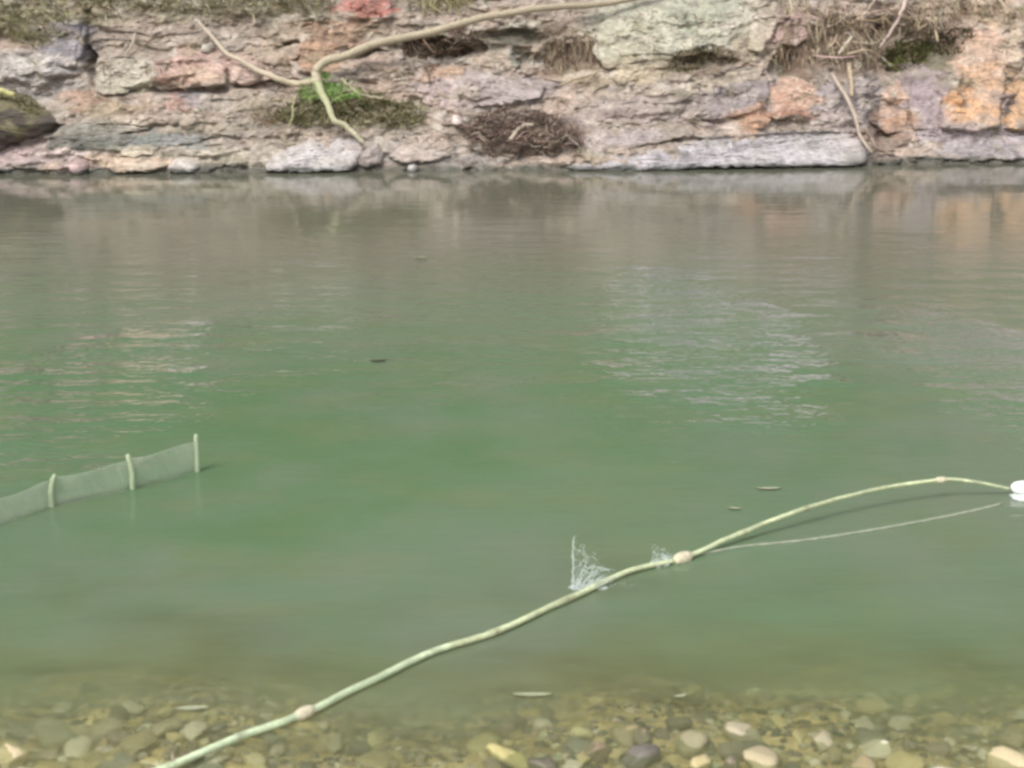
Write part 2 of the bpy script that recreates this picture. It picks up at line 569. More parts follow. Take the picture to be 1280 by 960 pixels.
L.new(mixc(sp.outputs[0], (.85, .88, .70), (.10, .14, .08)), trl.inputs['Color'])
murk = N.new('ShaderNodeAddShader')
L.new(dif.outputs[0], murk.inputs[0])
L.new(trl.outputs[0], murk.inputs[1])
tr = N.new('ShaderNodeBsdfTransparent')
tr.inputs['Color'].default_value = (.93, .96, .90, 1)
body = N.new('ShaderNodeMixShader')
L.new(sp.outputs[0], body.inputs[0])
L.new(tr.outputs[0], body.inputs[1])
L.new(murk.outputs[0], body.inputs[2])
gl = N.new('ShaderNodeBsdfGlossy')
gl.inputs['Roughness'].default_value = .04
L.new(bp.outputs[0], gl.inputs['Normal'])
fr = N.new('ShaderNodeFresnel')
fr.inputs['IOR'].default_value = 1.333
L.new(bp.outputs[0], fr.inputs['Normal'])
mx = N.new('ShaderNodeMixShader')
L.new(fr.outputs[0], mx.inputs[0])
L.new(body.outputs[0], mx.inputs[1])
L.new(gl.outputs[0], mx.inputs[2])
L.new(mx.outputs[0], out.inputs['Surface'])
water_me.materials.append(m)
link('river_water', water_me, kind='structure')


# ------------------------------------------------------------------ rocks set in the bank, drawn by their outline on the rock face
def smooth_poly(pts, n):
    pts = np.asarray(pts, float)
    k = len(pts)
    seg = np.linalg.norm(np.roll(pts, -1, 0) - pts, axis=1)
    cum = np.concatenate([[0], np.cumsum(seg)])
    s = np.linspace(0, cum[-1], n, endpoint=False)
    ext = np.vstack([pts, pts[:1]])
    q = np.stack([np.interp(s, cum, ext[:, i]) for i in (0, 1)], 1)
    for _ in range(max(1, n // 120)):
        q = .25 * np.roll(q, 1, 0) + .5 * q + .25 * np.roll(q, -1, 0)
    return q


def bank_rock(name, label, cat, pts, rgb, T=.15, lean=0.0, edge=5.0, rough=1.0, rgb2=None, moss=None, seed=1, group=None, foot=False, n=120, rings=26, mat=None, streak=.35, blend=1.0):
    if cat != 'boulder' and cat != 'stone' and cat != 'soil':
        T *= .48 if foot else .33
        edge += 3
    T *= K
    lean *= K
    q = smooth_poly(pts, n)
    q = q + 2.6 * rough * np.stack([fbm(q[:, 0] / 9, q[:, 1] / 9, seed + .5, 3), .8 * fbm(q[:, 0] / 9, q[:, 1] / 9, seed + 9.5, 3)], 1)
    c = q.mean(0)
    r = np.linspace(0, 1, rings) ** .8
    X = c[0] + r[:, None] * (q[None, :, 0] - c[0])
    Y = c[1] + r[:, None] * (q[None, :, 1] - c[1])
    hx = (q[:, 0].max() - q[:, 0].min()) / 2
    hy = (q[:, 1].max() - q[:, 1].min()) / 2
    prof = (1 - np.repeat(r[:, None], n, 1) ** edge) ** .6
    b = base_pt(X, Y)
    bd = float(np.mean(bank_disp(q[:, 0], q[:, 1])))
    ext = T * prof + lean * (Y - c[1]) / hy * prof
    s = b[..., 2] * 26 + b[..., 0] * 1.4 + 1.5 * fbm(b[..., 0] * 1.5, b[..., 2] * 3, seed + 3.0, 3)
    frac = s - np.floor(s)
    ext = ext + rough * (.03 * fbm(b[..., 0] * 3, b[..., 2] * 6, seed + 0.0, 4) + .012 * fbm(b[..., 0] * 14, b[..., 2] * 22, seed + 2.0, 3) - .014 * frac) * np.clip(prof + .3, 0, 1)
    V = b.copy()
    V[..., 1] -= bd + ext
    # buried back
    back = V[-1].copy()
    back[:, 1] += T + .45
    back2 = back.copy()
    back2[:] = back.mean(0) + (back - back.mean(0)) * .4
    V = np.concatenate([V.reshape(-1, 3), back, back2, back.mean(0)[None]])
    nr = rings
    faces = []
    ar = np.arange(n)
    nx = (ar + 1) % n
    for i in range(1, nr + 1):
        faces.append(np.stack([i * n + ar, i * n + nx, (i + 1) * n + nx, (i + 1) * n + ar], 1))
    F4 = np.concatenate([np.stack([0 * n + ar, 0 * n + nx, n + nx, n + ar], 1)] + faces)
    last = (nr + 1) * n
    capc = len(V) - 1
    F4 = np.concatenate([F4, np.stack([last + ar, last + nx, np.full(n, capc), np.full(n, capc)], 1)])
    # colours
    x, z = b[..., 0], b[..., 2]
    base_c = np.empty(x.shape + (3,))
    base_c[:] = lin(rgb)
    if rgb2 is not None:
        mm = sstep(-.15, .45, fbm(x * 2.2, z * 5, seed + 14.0, 4))[..., None]
        base_c = base_c * (1 - mm) + lin(rgb2) * mm
    base_c *= (1 + .5 * streak * fbm(x * 2.5, z * 14, seed + 18.0, 4, .6) + .26 * fbm(x * 7, z * 11, seed + 19.0, 4, .65))[..., None]
    bk = bank_col(X, Y) / ALB
    ed = (.30 + .70 * sstep(.55, .98, np.repeat(r[:, None], n, 1) + .30 * fbm(X / 10, Y / 7, seed + 20.0, 3)))[..., None]
    if cat == 'stone' or cat == 'boulder':
        ed = ed * .35
    ed = ed * blend
    base_c = base_c * (1 - ed) + bk * ed
    dk = sstep(.3, .65, fbm(x * 5, z * 9, seed + 27.0, 4))[..., None] * .45
    base_c = base_c * (1 - dk) + lin((98, 88, 76)) * dk
    if moss is not None:
        mm = sstep(-.1, .4, fbm(x * 4, z * 6, seed + 33.0, 3) + .8 * (c[1] - Y) / hy)[..., None]
        base_c = base_c * (1 - mm) + lin(moss) * mm
    wet = sstep(.09, .02, z + .04 * fbm(x * 4, z * 4, 7.7, 3))[..., None] * .85
    base_c = base_c * (1 - wet) + lin((76, 80, 72)) * wet
    base_c = np.clip(base_c * ALB, .01, .9).reshape(-1, 3)
    cc = np.concatenate([base_c, np.repeat(base_c.mean(0)[None], 2 * n + 1, 0)])
    # quads with a doubled vertex -> split the cap as tris
    me = bpy.data.meshes.new(name)
    v2, o = center(V)
    tri = F4[-n:, :3]
    quads = F4[:-n]
    allf = np.concatenate([np.concatenate([quads[:, [0, 1, 2]], quads[:, [0, 2, 3]]]), tri])
    # outward orientation: outline runs either way; make the face look to the river
    vv = V[allf[:n]]
    nrm = np.cross(vv[:, 1] - vv[:, 0], vv[:, 2] - vv[:, 0]).sum(0) + np.cross(V[allf[4 * n:9 * n, 1]] - V[allf[4 * n:9 * n, 0]], V[allf[4 * n:9 * n, 2]] - V[allf[4 * n:9 * n, 0]]).sum(0)
    if nrm[1] > 0:
        allf = allf[:, ::-1]
    me = mesh_np(name, v2, allf, cc, True, mat or M_ROCK)
    return link(name, me, None, label, cat, group, loc=o)


ROCKS = [
    ('rock_slab', 'long pale lavender grey slab sloping into the water right of centre, dark undercut foot', 'rock slab',
     [(700, 205), (740, 194), (800, 184), (870, 176), (960, 167), (1040, 163), (1072, 170), (1088, 190), (1082, 206), (960, 207), (850, 211), (760, 214), (705, 213)], (196, 190, 198), dict(T=.20, lean=.16, edge=8, rgb2=(184, 180, 182), blend=.6, foot=True, rough=1.5, seed=11, n=260, streak=.2)),
    ('rock_slab', 'smooth pale grey slab at the waterline below the green grass tuft', 'rock slab',
     [(330, 212), (340, 196), (362, 184), (392, 176), (425, 172), (450, 174), (456, 186), (448, 202), (440, 211), (385, 215)], (200, 192, 192), dict(T=.30, lean=.14, edge=7, rgb2=(188, 180, 176), blend=.45, foot=True, rough=1.5, seed=21, n=160, streak=.15)),
    ('boulder', 'dark mossy boulder with a black hollow beneath it at the left edge', 'boulder',
     [(-60, 130), (-30, 112), (10, 112), (38, 122), (58, 138), (76, 152), (66, 162), (48, 172), (25, 178), (0, 190), (-40, 196), (-70, 180)], (70, 60, 52), dict(T=.46, lean=-.20, edge=4, moss=(134, 124, 84), seed=31, n=160)),
    ('wedge_rock', 'dark green grey wedge of rock pointing left above the waterline', 'rock',
     [(52, 190), (62, 178), (100, 172), (140, 166), (175, 168), (170, 178), (140, 186), (90, 190)], (112, 114, 104), dict(T=.12, lean=-.05, edge=4, rgb2=(126, 128, 112), seed=41)),
    ('rock_slab', 'thin blue grey slab leaning above the orange stones at lower left', 'rock slab',
     [(130, 182), (160, 168), (200, 164), (250, 160), (268, 168), (250, 178), (200, 184), (160, 190)], (140, 140, 142), dict(T=.12, lean=.04, edge=5, rgb2=(126, 134, 124), seed=43)),
    ('rock_slab', 'grey green flat rock lip above the blue grey slab', 'rock slab',
     [(66, 170), (80, 156), (110, 148), (150, 152), (190, 160), (160, 166), (120, 170), (90, 174)], (150, 146, 132), dict(T=.14, lean=-.04, edge=4, seed=44)),
    ('boulder', 'pink boulder with a rounded top under the thin bare branch', 'boulder',
     [(284, 92), (292, 76), (306, 70), (322, 76), (330, 90), (322, 104), (300, 108), (286, 104)], (208, 172, 154), dict(T=.14, lean=-.04, edge=3, seed=51, n=100)),
    ('rock_slab', 'salmon pink block with a dark cleft below it, left of the bare branch', 'rock',
     [(192, 106), (198, 82), (212, 68), (240, 66), (268, 72), (284, 84), (282, 104), (240, 110), (205, 112)], (206, 160, 142), dict(T=.12, lean=-.03, edge=6, rgb2=(214, 176, 148), seed=53, n=140)),
    ('rock_slab', 'blue grey upright block beside the dark vertical crack at upper left', 'rock',
     [(52, 74), (60, 50), (78, 38), (104, 30), (112, 36), (106, 62), (100, 82), (70, 84)], (144, 138, 144), dict(T=.10, lean=.0, edge=7, seed=55)),
    ('rock_slab', 'broad pale cream slab on the left edge above the mossy boulder', 'rock slab',
     [(-40, 92), (-20, 76), (20, 68), (56, 72), (62, 84), (40, 92), (0, 98), (-30, 102)], (196, 186, 176), dict(T=.11, lean=.03, edge=6, rgb2=(176, 166, 158), seed=57)),
    ('rock_slab', 'pale olive block right of the dark vertical crack', 'rock',
     [(120, 112), (126, 80), (150, 66), (182, 64), (192, 82), (188, 104), (160, 116), (132, 118)], (186, 176, 152), dict(T=.10, lean=.0, edge=6, rgb2=(194, 184, 160), seed=59)),
    ('rock_slab', 'red sandstone block at the top edge left of centre', 'rock',
     [(424, 18), (428, -4), (450, -10), (485, -8), (494, 8), (484, 18), (455, 22)], (196, 110, 96), dict(T=.16, lean=-.04, edge=5, rgb2=(206, 128, 112), seed=61)),
    ('rock_slab', 'wide lilac grey rock face between the grass tuft and the root pile', 'rock slab',
     [(526, 128), (534, 110), (560, 100), (610, 96), (660, 98), (682, 108), (676, 122), (630, 130), (580, 136), (545, 138)], (180, 162, 160), dict(T=.13, lean=.02, edge=7, rgb2=(170, 152, 146), seed=63, n=180, streak=.2)),
    ('rock_slab', 'tan ledge with a shadowed top just under the long branch', 'rock',
     [(590, 82), (600, 70), (622, 66), (644, 70), (650, 82), (636, 92), (606, 92)], (192, 168, 146), dict(T=.12, lean=-.05, edge=5, seed=65)),
    ('rock_outcrop', 'large pale sage green rock face at the top edge right of centre', 'rock face',
     [(740, 62), (752, 30), (780, -4), (830, -24), (900, -26), (944, -14), (946, 20), (936, 46), (900, 62), (850, 72), (800, 84), (756, 86)], (184, 182, 158), dict(T=.14, lean=.02, edge=8, rgb2=(174, 176, 150), seed=67, n=240, streak=.2)),
    ('rock_slab', 'purple grey ledge running to the orange patch at right of centre', 'rock slab',
     [(850, 138), (862, 118), (890, 106), (930, 96), (958, 96), (962, 118), (950, 138), (910, 148), (870, 150)], (162, 146, 146), dict(T=.13, lean=.03, edge=6, rgb2=(150, 138, 136), seed=69, n=160)),
    ('rock_slab', 'peach coloured block with a rusty lower edge under the dead stems', 'rock',
     [(958, 142), (962, 112), (980, 104), (1018, 100), (1026, 118), (1020, 138), (995, 146), (970, 150)], (212, 168, 142), dict(T=.12, lean=.0, edge=6, rgb2=(196, 138, 108), seed=71)),
    ('rock_outcrop', 'tall smooth peach and orange rock face at the right edge', 'rock face',
     [(1170, 158), (1176, 130), (1184, 90), (1196, 62), (1212, 40), (1240, 30), (1256, 44), (1252, 90), (1246, 130), (1242, 158), (1210, 164)], (206, 170, 144), dict(T=.20, lean=.02, edge=9, rgb2=(222, 166, 120), blend=.8, seed=73, n=220, streak=.12)),
    ('rock_outcrop', 'orange streaked rock column cut by the right edge', 'rock face',
     [(1256, 160), (1256, 110), (1262, 84), (1290, 70), (1340, 74), (1350, 120), (1340, 160), (1290, 166)], (222, 168, 120), dict(T=.16, lean=.02, edge=8, rgb2=(204, 156, 124), seed=75, n=160, streak=.15)),
    ('rock_outcrop', 'purple grey rock pillar left of the orange face', 'rock face',
     [(1140, 160), (1136, 120), (1142, 96), (1168, 82), (1178, 92), (1174, 130), (1170, 162)], (170, 148, 152), dict(T=.12, lean=.0, edge=8, seed=77, streak=.15)),
    ('rock_outcrop', 'pinkish rock streaked with rusty runs under the mossy hollow', 'rock face',
     [(1088, 150), (1084, 120), (1092, 100), (1128, 98), (1138, 130), (1136, 166), (1108, 168)], (196, 160, 140), dict(T=.08, lean=.0, edge=7, rgb2=(212, 154, 112), seed=79, streak=.2)),
    ('rock_slab', 'low lavender ledge along the waterline at the right edge', 'rock slab',
     [(1126, 196), (1140, 182), (1180, 172), (1240, 168), (1300, 168), (1360, 172), (1360, 200), (1280, 200), (1200, 200)], (176, 164, 170), dict(T=.15, lean=.10, edge=8, rgb2=(164, 154, 158), seed=81, n=200, streak=.3)),
    ('boulder', 'small round rose coloured stone at the waterline on the left', 'stone',
     [(92, 206), (96, 199), (106, 196), (116, 200), (119, 208), (114, 217), (102, 219), (94, 214)], (190, 154, 150), dict(T=.16, lean=.0, edge=3, seed=83, n=60, rings=14)),
    ('rock_slab', 'cream and orange flat stone at the waterline right of the rose stone', 'stone',
     [(134, 206), (146, 196), (180, 192), (206, 196), (214, 206), (190, 214), (150, 215)], (212, 180, 148), dict(T=.15, lean=.06, edge=4, rgb2=(200, 176, 150), seed=85, n=80, rings=16)),
    ('rock_slab', 'whitish rounded stone beside the cream flat stone', 'stone',
     [(214, 208), (222, 199), (246, 198), (256, 206), (248, 215), (224, 216)], (200, 190, 182), dict(T=.14, lean=.03, edge=4, seed=86, n=70, rings=14)),
    ('rock_slab', 'cream upper stone lying over the orange flat stone', 'stone',
     [(150, 192), (162, 182), (190, 178), (204, 184), (198, 192), (172, 197)], (198, 182, 152), dict(T=.13, lean=.02, edge=4, seed=87, n=70, rings=14)),
    ('rock_slab', 'dull pink flat rock at the waterline in the left corner', 'rock slab',
     [(-40, 208), (-20, 194), (20, 182), (48, 180), (60, 192), (52, 206), (10, 214), (-30, 216)], (186, 160, 156), dict(T=.14, lean=.06, edge=5, seed=88, n=120)),
    ('boulder', 'bright pinkish white stone at the left end of the root pile', 'stone',
     [(563, 150), (566, 144), (574, 141), (580, 145), (580, 154), (573, 158), (565, 156)], (236, 206, 194), dict(T=.13, lean=.0, edge=3, seed=89, n=50, rings=12)),
    ('boulder', 'small white stone on the ledge above the salmon block', 'stone',
     [(250, 60), (254, 54), (264, 53), (268, 60), (262, 66), (253, 66)], (206, 194, 176), dict(T=.13, lean=.0, edge=3, seed=90, n=50, rings=12)),
    ('boulder', 'white pebble at the waterline right of the pale slab', 'stone',
     [(510, 212), (513, 206), (520, 205), (524, 210), (521, 216), (513, 217)], (214, 208, 202), dict(T=.14, lean=.0, edge=3, seed=91, n=50, rings=12)),
    ('rock_slab', 'brown pointed stone leaning on the right end of the pale slab', 'stone',
     [(446, 206), (452, 190), (462, 180), (474, 178), (482, 190), (478, 204), (462, 210)], (164, 148, 142), dict(T=.14, lean=.02, edge=4, seed=92, n=70, rings=14)),
    ('rock_slab', 'pinkish grey rubble block below the root pile, left side', 'stone',
     [(486, 196), (496, 182), (530, 176), (556, 182), (566, 194), (540, 202), (504, 204)], (186, 166, 152), dict(T=.11, lean=.02, edge=4, seed=93, n=90, rings=16)),
    ('rock_slab', 'pale lilac shelf between the root pile and the long waterline slab', 'rock slab',
     [(724, 186), (736, 170), (770, 160), (820, 156), (860, 158), (866, 168), (820, 178), (770, 188)], (186, 168, 166), dict(T=.10, lean=.03, edge=5, rgb2=(168, 150, 146), seed=94, n=140)),
    ('rock_slab', 'buff coloured ledge under the sage green rock face', 'rock slab',
     [(884, 108), (896, 94), (930, 84), (956, 84), (950, 98), (920, 106)], (190, 172, 144), dict(T=.12, lean=.0, edge=4, seed=95, n=90, rings=16)),
    ('rock_slab', 'cream wedge of rock right of the sage green face', 'rock',
     [(932, 62), (938, 30), (950, 4), (968, -6), (976, 16), (966, 44), (950, 66)], (198, 182, 154), dict(T=.12, lean=.0, edge=5, seed=96, n=90, rings=16)),
    ('rock_slab', 'dusky pink block above the dark stepped hollow', 'rock',
     [(966, 52), (972, 30), (995, 20), (1012, 28), (1012, 46), (992, 58)], (190, 150, 138), dict(T=.10, lean=.0, edge=5, seed=97, n=90, rings=16)),
    ('rock_slab', 'rusty brown ledge under the main branch near its bend', 'rock',
     [(372, 88), (380, 72), (400, 62), (422, 58), (430, 66), (408, 82), (390, 92)], (182, 138, 102), dict(T=.10, lean=.0, edge=4, seed=98, n=90, rings=16)),
    ('rock_slab', 'pale weathered stone with a dark hollow left of the rusty ledge', 'rock',
     [(328, 78), (340, 64), (366, 56), (388, 50), (392, 58), (370, 74), (346, 82)], (190, 166, 144), dict(T=.12, lean=.0, edge=4, seed=99, n=90, rings=16)),
    ('rock_slab', 'pinkish tan plate under the long branch, left of the dark root hollow', 'rock',
     [(436, 88), (448, 76), (476, 64), (502, 62), (506, 72), (488, 84), (460, 94)], (190, 160, 142), dict(T=.10, lean=.0, edge=4, seed=100, n=90, rings=16)),
    ('rock_slab', 'orange tan plate below the dark root hollow', 'rock',
     [(540, 96), (546, 84), (566, 80), (584, 86), (582, 94), (560, 100)], (196, 154, 124), dict(T=.11, lean=.0, edge=4, seed=102, n=80, rings=14)),
    ('rock_slab', 'small dark lipped stone under the twig near the right end of the long slab', 'stone',
     [(1092, 204), (1096, 194), (1112, 190), (1126, 196), (1126, 204), (1108, 208)], (132, 116, 104), dict(T=.14, lean=.0, edge=4, seed=103, n=60, rings=12)),
]
for nm, lb, ct, pts, rgb, kw in ROCKS:
    bank_rock(nm, lb, ct, pts, rgb, **kw)


# ------------------------------------------------------------------ tubes and blades
def tube_arrays(pts, rad, seg=8):
    pts = np.asarray(pts, float)
    rad = np.broadcast_to(np.asarray(rad, float), (len(pts),))
    tg = np.gradient(pts, axis=0)
    tg /= np.linalg.norm(tg, axis=1)[:, None] + 1e-9
    up = np.array([0, 0, 1.0]) if abs(tg[:, 2]).mean() < .8 else np.array([0, 1.0, 0])
    a = np.cross(tg, up)
    a /= np.linalg.norm(a, axis=1)[:, None] + 1e-9
    b = np.cross(a, tg)
    th = np.arange(seg) / seg * 2 * math.pi
    V = pts[:, None] + rad[:, None, None] * (np.cos(th)[None, :, None] * a[:, None] + np.sin(th)[None, :, None] * b[:, None])
    n = len(pts)
    i = np.arange(n - 1)[:, None] * seg
    j = np.arange(seg)[None]
    f = np.stack([i + j, i + (j + 1) % seg, i + seg + (j + 1) % seg, i + seg + j], -1).reshape(-1, 4)
    tri = np.concatenate([f[:, [0, 1, 2]], f[:, [0, 2, 3]]])
    V = V.reshape(-1, 3)
    V = np.vstack([V, pts[0], pts[-1]])
    s = np.arange(seg)
    c0 = np.stack([(s + 1) % seg, s, np.full(seg, n * seg)], 1)
    c1 = np.stack([(n - 1) * seg + s, (n - 1) * seg + (s + 1) % seg, np.full(seg, n * seg + 1)], 1)
    return V, np.concatenate([tri, c0, c1])[:, ::-1]


def spline(P, n):
    """Catmull-Rom through the points"""
    P = np.asarray(P, float)
    E = np.vstack([2 * P[0] - P[1], P, 2 * P[-1] - P[-2]])
    t = np.linspace(0, len(P) - 1, n)
    i = np.minimum(t.astype(int), len(P) - 2)
    u = (t - i)[:, None]
    p0, p1, p2, p3 = E[i], E[i + 1], E[i + 2], E[i + 3]
    return .5 * (2 * p1 + (p2 - p0) * u + (2 * p0 - 5 * p1 + 4 * p2 - p3) * u ** 2 + (3 * p1 - p0 - 3 * p2 + p3) * u ** 3)


class Acc:
    def __init__(s):
        s.v, s.f, s.c, s.n = [], [], [], 0

    def add(s, v, f, c):
        s.v.append(v)
        s.f.append(np.asarray(f) + s.n)
        c = np.asarray(c, float)
        s.c.append(np.broadcast_to(c, (len(v), 3)) if c.ndim == 1 else c)
        s.n += len(v)

    def build(s, name, mat, smooth=True, **kw):
        v, o = center(np.concatenate(s.v))
        me = mesh_np(name, v, np.concatenate(s.f), np.concatenate(s.c), smooth, mat)
        par = kw.get('parent')
        if par is not None:
            o = o - np.array(par.location)
        return link(name, me, loc=o, **kw)


def hcol(rgb, k=ALB, j=.18):
    c = lin(rgb) * k * (1 + j * rng.normal())
    return np.clip(c * (1 + .05 * rng.normal(size=3)), .01, .9)


def blade(acc, root, d, length, width, bend, color, n=5, side=None):
    """a thin flat tapering blade with a bend under its own weight"""
    d = np.asarray(d, float)
    d = d / np.linalg.norm(d)
    t = np.linspace(0, 1, n)
    P = root + np.outer(t * length, d) + np.outer(t ** 2 * length, bend)
    s = np.cross(d, [0.3 * rng.normal(), 1, 0.2 * rng.normal()]) if side is None else side
    s = s / (np.linalg.norm(s) + 1e-9)
    wd = width * (1 - t ** 1.5 * .85)
    V = np.stack([P - s * wd[:, None] / 2, P + s * wd[:, None] / 2], 1).reshape(-1, 3)
    i = np.arange(n - 1) * 2
    f = np.concatenate([np.stack([i, i + 1, i + 3], 1), np.stack([i, i + 3, i + 2], 1)])
    acc.add(V, f, color)


def rand_in_ellipse(n, cx, cy, rx, ry):
    a = rng.uniform(0, 2 * math.pi, n)
    r = np.sqrt(rng.uniform(0, 1, n))
    return cx + rx * r * np.cos(a), cy + ry * r * np.sin(a)


def tuft(name, label, cat, regions, n, length, width, colors, up=1.0, droop=.5, fwd=.5, spread=.7, group=None, kind=None, out=.01, mat=None):
    acc = Acc()
    tot = sum(r[2] * r[3] for r in regions)
    for (ex, ey, rx, ry) in regions:
        k = max(4, int(n * rx * ry / tot))
        X, Y = rand_in_ellipse(k, ex, ey, rx, ry)
        # leave bare patches so that the edge of the growth is uneven
        keep = fbm(X / 16, Y / 8, ex * .1, 3) > -.25
        X, Y = X[keep], Y[keep]
        R = bank_pt(X, Y, out * K)
        clump = fbm(X / 9, Y / 7, 3.0, 2)
        for j in range(len(X)):
            ci = int(np.clip((clump[j] * .9 + .5 + .25 * rng.normal()) * len(colors), 0, len(colors) - 1))
            d = (spread * rng.normal(), -fwd + .35 * rng.normal(), up + .35 * rng.normal())
            ln = K * length * rng.uniform(.45, 1.25)
            blade(acc, R[j], d, ln, K * width * rng.uniform(.6, 1.4), (0, -.2 * droop, -droop * rng.uniform(.3, 1.1)), hcol(colors[ci]))
    return acc.build(name, mat or M_PLANT, label=label, cat=cat, group=group, kind=kind)


OL = [(138, 130, 84), (160, 150, 100), (180, 168, 120), (196, 184, 146)]
DRY = [(122, 98, 72), (150, 126, 92), (180, 156, 118), (204, 184, 146)]
GRN = [(92, 112, 48), (112, 140, 58), (140, 160, 80), (150, 140, 84)]
BRN = [(84, 62, 46), (108, 82, 62), (136, 108, 84), (160, 132, 104)]
LIME = [(130, 196, 66), (158, 220, 92), (196, 236, 126), (186, 204, 110)]

tuft('grass', 'thin olive and straw grass creeping along the upper left of the bank', 'grass',
     [(60, 8, 90, 24), (10, 30, 30, 14), (55, 42, 34, 10), (160, 0, 70, 14), (230, 4, 60, 12), (320, 4, 50, 16), (385, 4, 40, 16)], 3000, .13, .012, OL, up=.6, droop=.6, kind='stuff')
tuft('grass', 'thick dry and green grass covering the slope above the rocks', 'grass',
     [(300, -60, 520, 40), (1000, -60, 480, 34), (640, -60, 300, 30)], 5000, .22, .02, OL + GRN[:2], up=.8, droop=.5, kind='stuff')
tuft('hanging_grass', 'straw coloured grass hanging over the top edge right of the red block', 'grass',
     [(540, -4, 44, 10), (575, -6, 26, 8)], 420, .24, .012, [(116, 104, 56), (150, 138, 84), (186, 172, 116)], up=-.3, droop=.9, fwd=.6)
tuft('grass_tuft', 'wide olive grass cushion below the branch fork', 'grass tuft',
     [(430, 128, 62, 18), (400, 140, 55, 15), (470, 142, 62, 17), (370, 148, 36, 10), (500, 152, 36, 11)], 2600, .12, .012, [(120, 118, 62), (144, 138, 80), (166, 156, 104), (190, 176, 134)], up=.6, droop=.6)
tuft('moss_cushion', 'olive brown moss and dead grass on top of the dark left boulder', 'moss',
     [(10, 122, 40, 11), (40, 138, 28, 10), (-20, 124, 30, 12)], 900, .07, .012, [(112, 104, 62), (140, 130, 80), (166, 154, 102)], out=.34, up=.7, droop=.5)
tuft('hanging_roots', 'brown dry roots hanging from the ledge under the sage green face', 'roots',
     [(712, 62, 32, 18), (740, 52, 16, 12), (690, 74, 26, 10)], 500, .24, .010, BRN + DRY[1:3], up=-.9, droop=.5, fwd=.3, spread=.4, out=.04)
tuft('grass_tuft', 'sparse brown moss tuft in the hollow right of the sage green face', 'grass tuft',
     [(875, 70, 40, 9), (850, 84, 22, 6)], 420, .10, .012, [(92, 80, 52), (122, 108, 72), (150, 134, 92)], out=.06)
tuft('dead_stems', 'tangled dead brown stems drooping over the hollow at upper right', 'dead plants',
     [(1030, 36, 56, 26), (1000, 62, 30, 20), (1075, 52, 46, 24), (1010, 6, 50, 14), (1180, 6, 60, 12)], 620, .24, .011, [(126, 96, 72), (150, 118, 90)] + DRY[1:], up=-.95, droop=.5, fwd=.35, spread=.45, out=.08)
tuft('moss_cushion', 'green moss clump in the hollow left of the orange face', 'moss',
     [(1132, 68, 26, 18), (1116, 80, 14, 12), (1150, 60, 16, 10)], 900, .09, .014, [(74, 78, 34), (102, 110, 46), (136, 142, 62), (112, 92, 60)], out=.12)
tuft('moss_cushion', 'dark brown moss pad on the ledge just left of the orange face top', 'moss',
     [(1176, 56, 24, 14), (1188, 44, 20, 8)], 500, .09, .014, [(78, 66, 46), (102, 92, 60), (126, 112, 74)], out=.10)
tuft('hanging_grass', 'dry stems hanging along the top right edge above the orange face', 'grass',
     [(1220, 6, 60, 10), (1150, 14, 60, 10)], 420, .16, .012, DRY + [(112, 96, 60)], up=-.6, droop=.7, fwd=.6)
tuft('green_plant', 'bright green leafy shoot growing at the fork of the branch', 'plant',
     [(400, 112, 24, 12), (408, 100, 12, 10), (430, 116, 22, 10)], 420, .17, .010, LIME, up=.9, droop=.9, spread=1.0, out=.14)
tuft('grass_tuft', 'small straw tuft on the rubble at the left foot of the olive cushion', 'grass tuft',
     [(335, 148, 20, 12)], 130, .14, .010, DRY[1:], up=.9, droop=.4, out=.03)
tuft('grass_tuft', 'pale olive grass tuft under the blue grey block at upper left', 'grass tuft',
     [(44, 52, 26, 8), (28, 44, 20, 8)], 260, .12, .011, OL, out=.05)


# pile of roots and flood debris
def twig_pile(name, label, cat, regions, n, colors, ln=.35, r=.006, out=.06):
    ln, r, out = ln * K, r * K, out * K
    acc = Acc()
    for ex, ey, rx, ry in regions:
        k = int(n / len(regions))
        X, Y = rand_in_ellipse(k, ex, ey, rx, ry)
        q = ((X - ex) / rx) ** 2 + ((Y - ey) / ry) ** 2
        R = bank_pt(X, Y, 0)
        R[:, 1] -= out + .16 * (1 - q) * rng.uniform(.3, 1, len(X))
        for j in range(len(X)):
            a = rng.normal(0, .6) if rng.random() < .7 else rng.uniform(0, math.pi)
            l = ln * rng.uniform(.3, 1.2)
            u = np.array([math.cos(a), .5 * rng.normal(), math.sin(a) * .8])
            c = rng.normal(size=3) * .25 * l
            P = np.array([R[j] - u * l / 2, R[j] + c, R[j] + u * l / 2])
            V, Fc = tube_arrays(spline(P, 6), r * rng.uniform(.5, 1.8) * np.linspace(1, .5, 6), 4)
            acc.add(V, Fc, hcol(random.choice(colors)))
    return acc.build(name, M_WOOD, label=label, cat=cat)


bank_rock('soil_mound', 'brown earth mound holding the pile of roots above the waterline', 'soil',
          [(578, 180), (586, 156), (610, 142), (650, 138), (690, 146), (716, 160), (726, 180), (700, 192), (650, 192), (600, 192)], (116, 92, 76), T=.16, edge=3, rough=2.2, rgb2=(96, 80, 62), seed=111, n=180)
twig_pile('root_pile', 'tangled pile of brown roots and flood debris in the middle of the bank', 'root pile',
          [(650, 166, 64, 24), (620, 160, 34, 16), (690, 172, 34, 16), (655, 150, 46, 10)], 620, [(92, 70, 58), (112, 86, 72), (130, 102, 86), (150, 122, 104), (176, 152, 130)], .22, .006, .10)
twig_pile('root_tangle', 'dark roots wedged in the hollow below the long branch', 'roots',
          [(545, 62, 44, 9), (575, 56, 26, 8)], 150, BRN[:3], .34, .008, .02)
twig_pile('twig_litter', 'scattered thin dead twigs caught among the brown stems at upper right', 'twigs',
          [(1060, 45, 90, 34), (1100, 20, 90, 14)], 60, DRY + [(206, 178, 160)], .5, .007, .16)


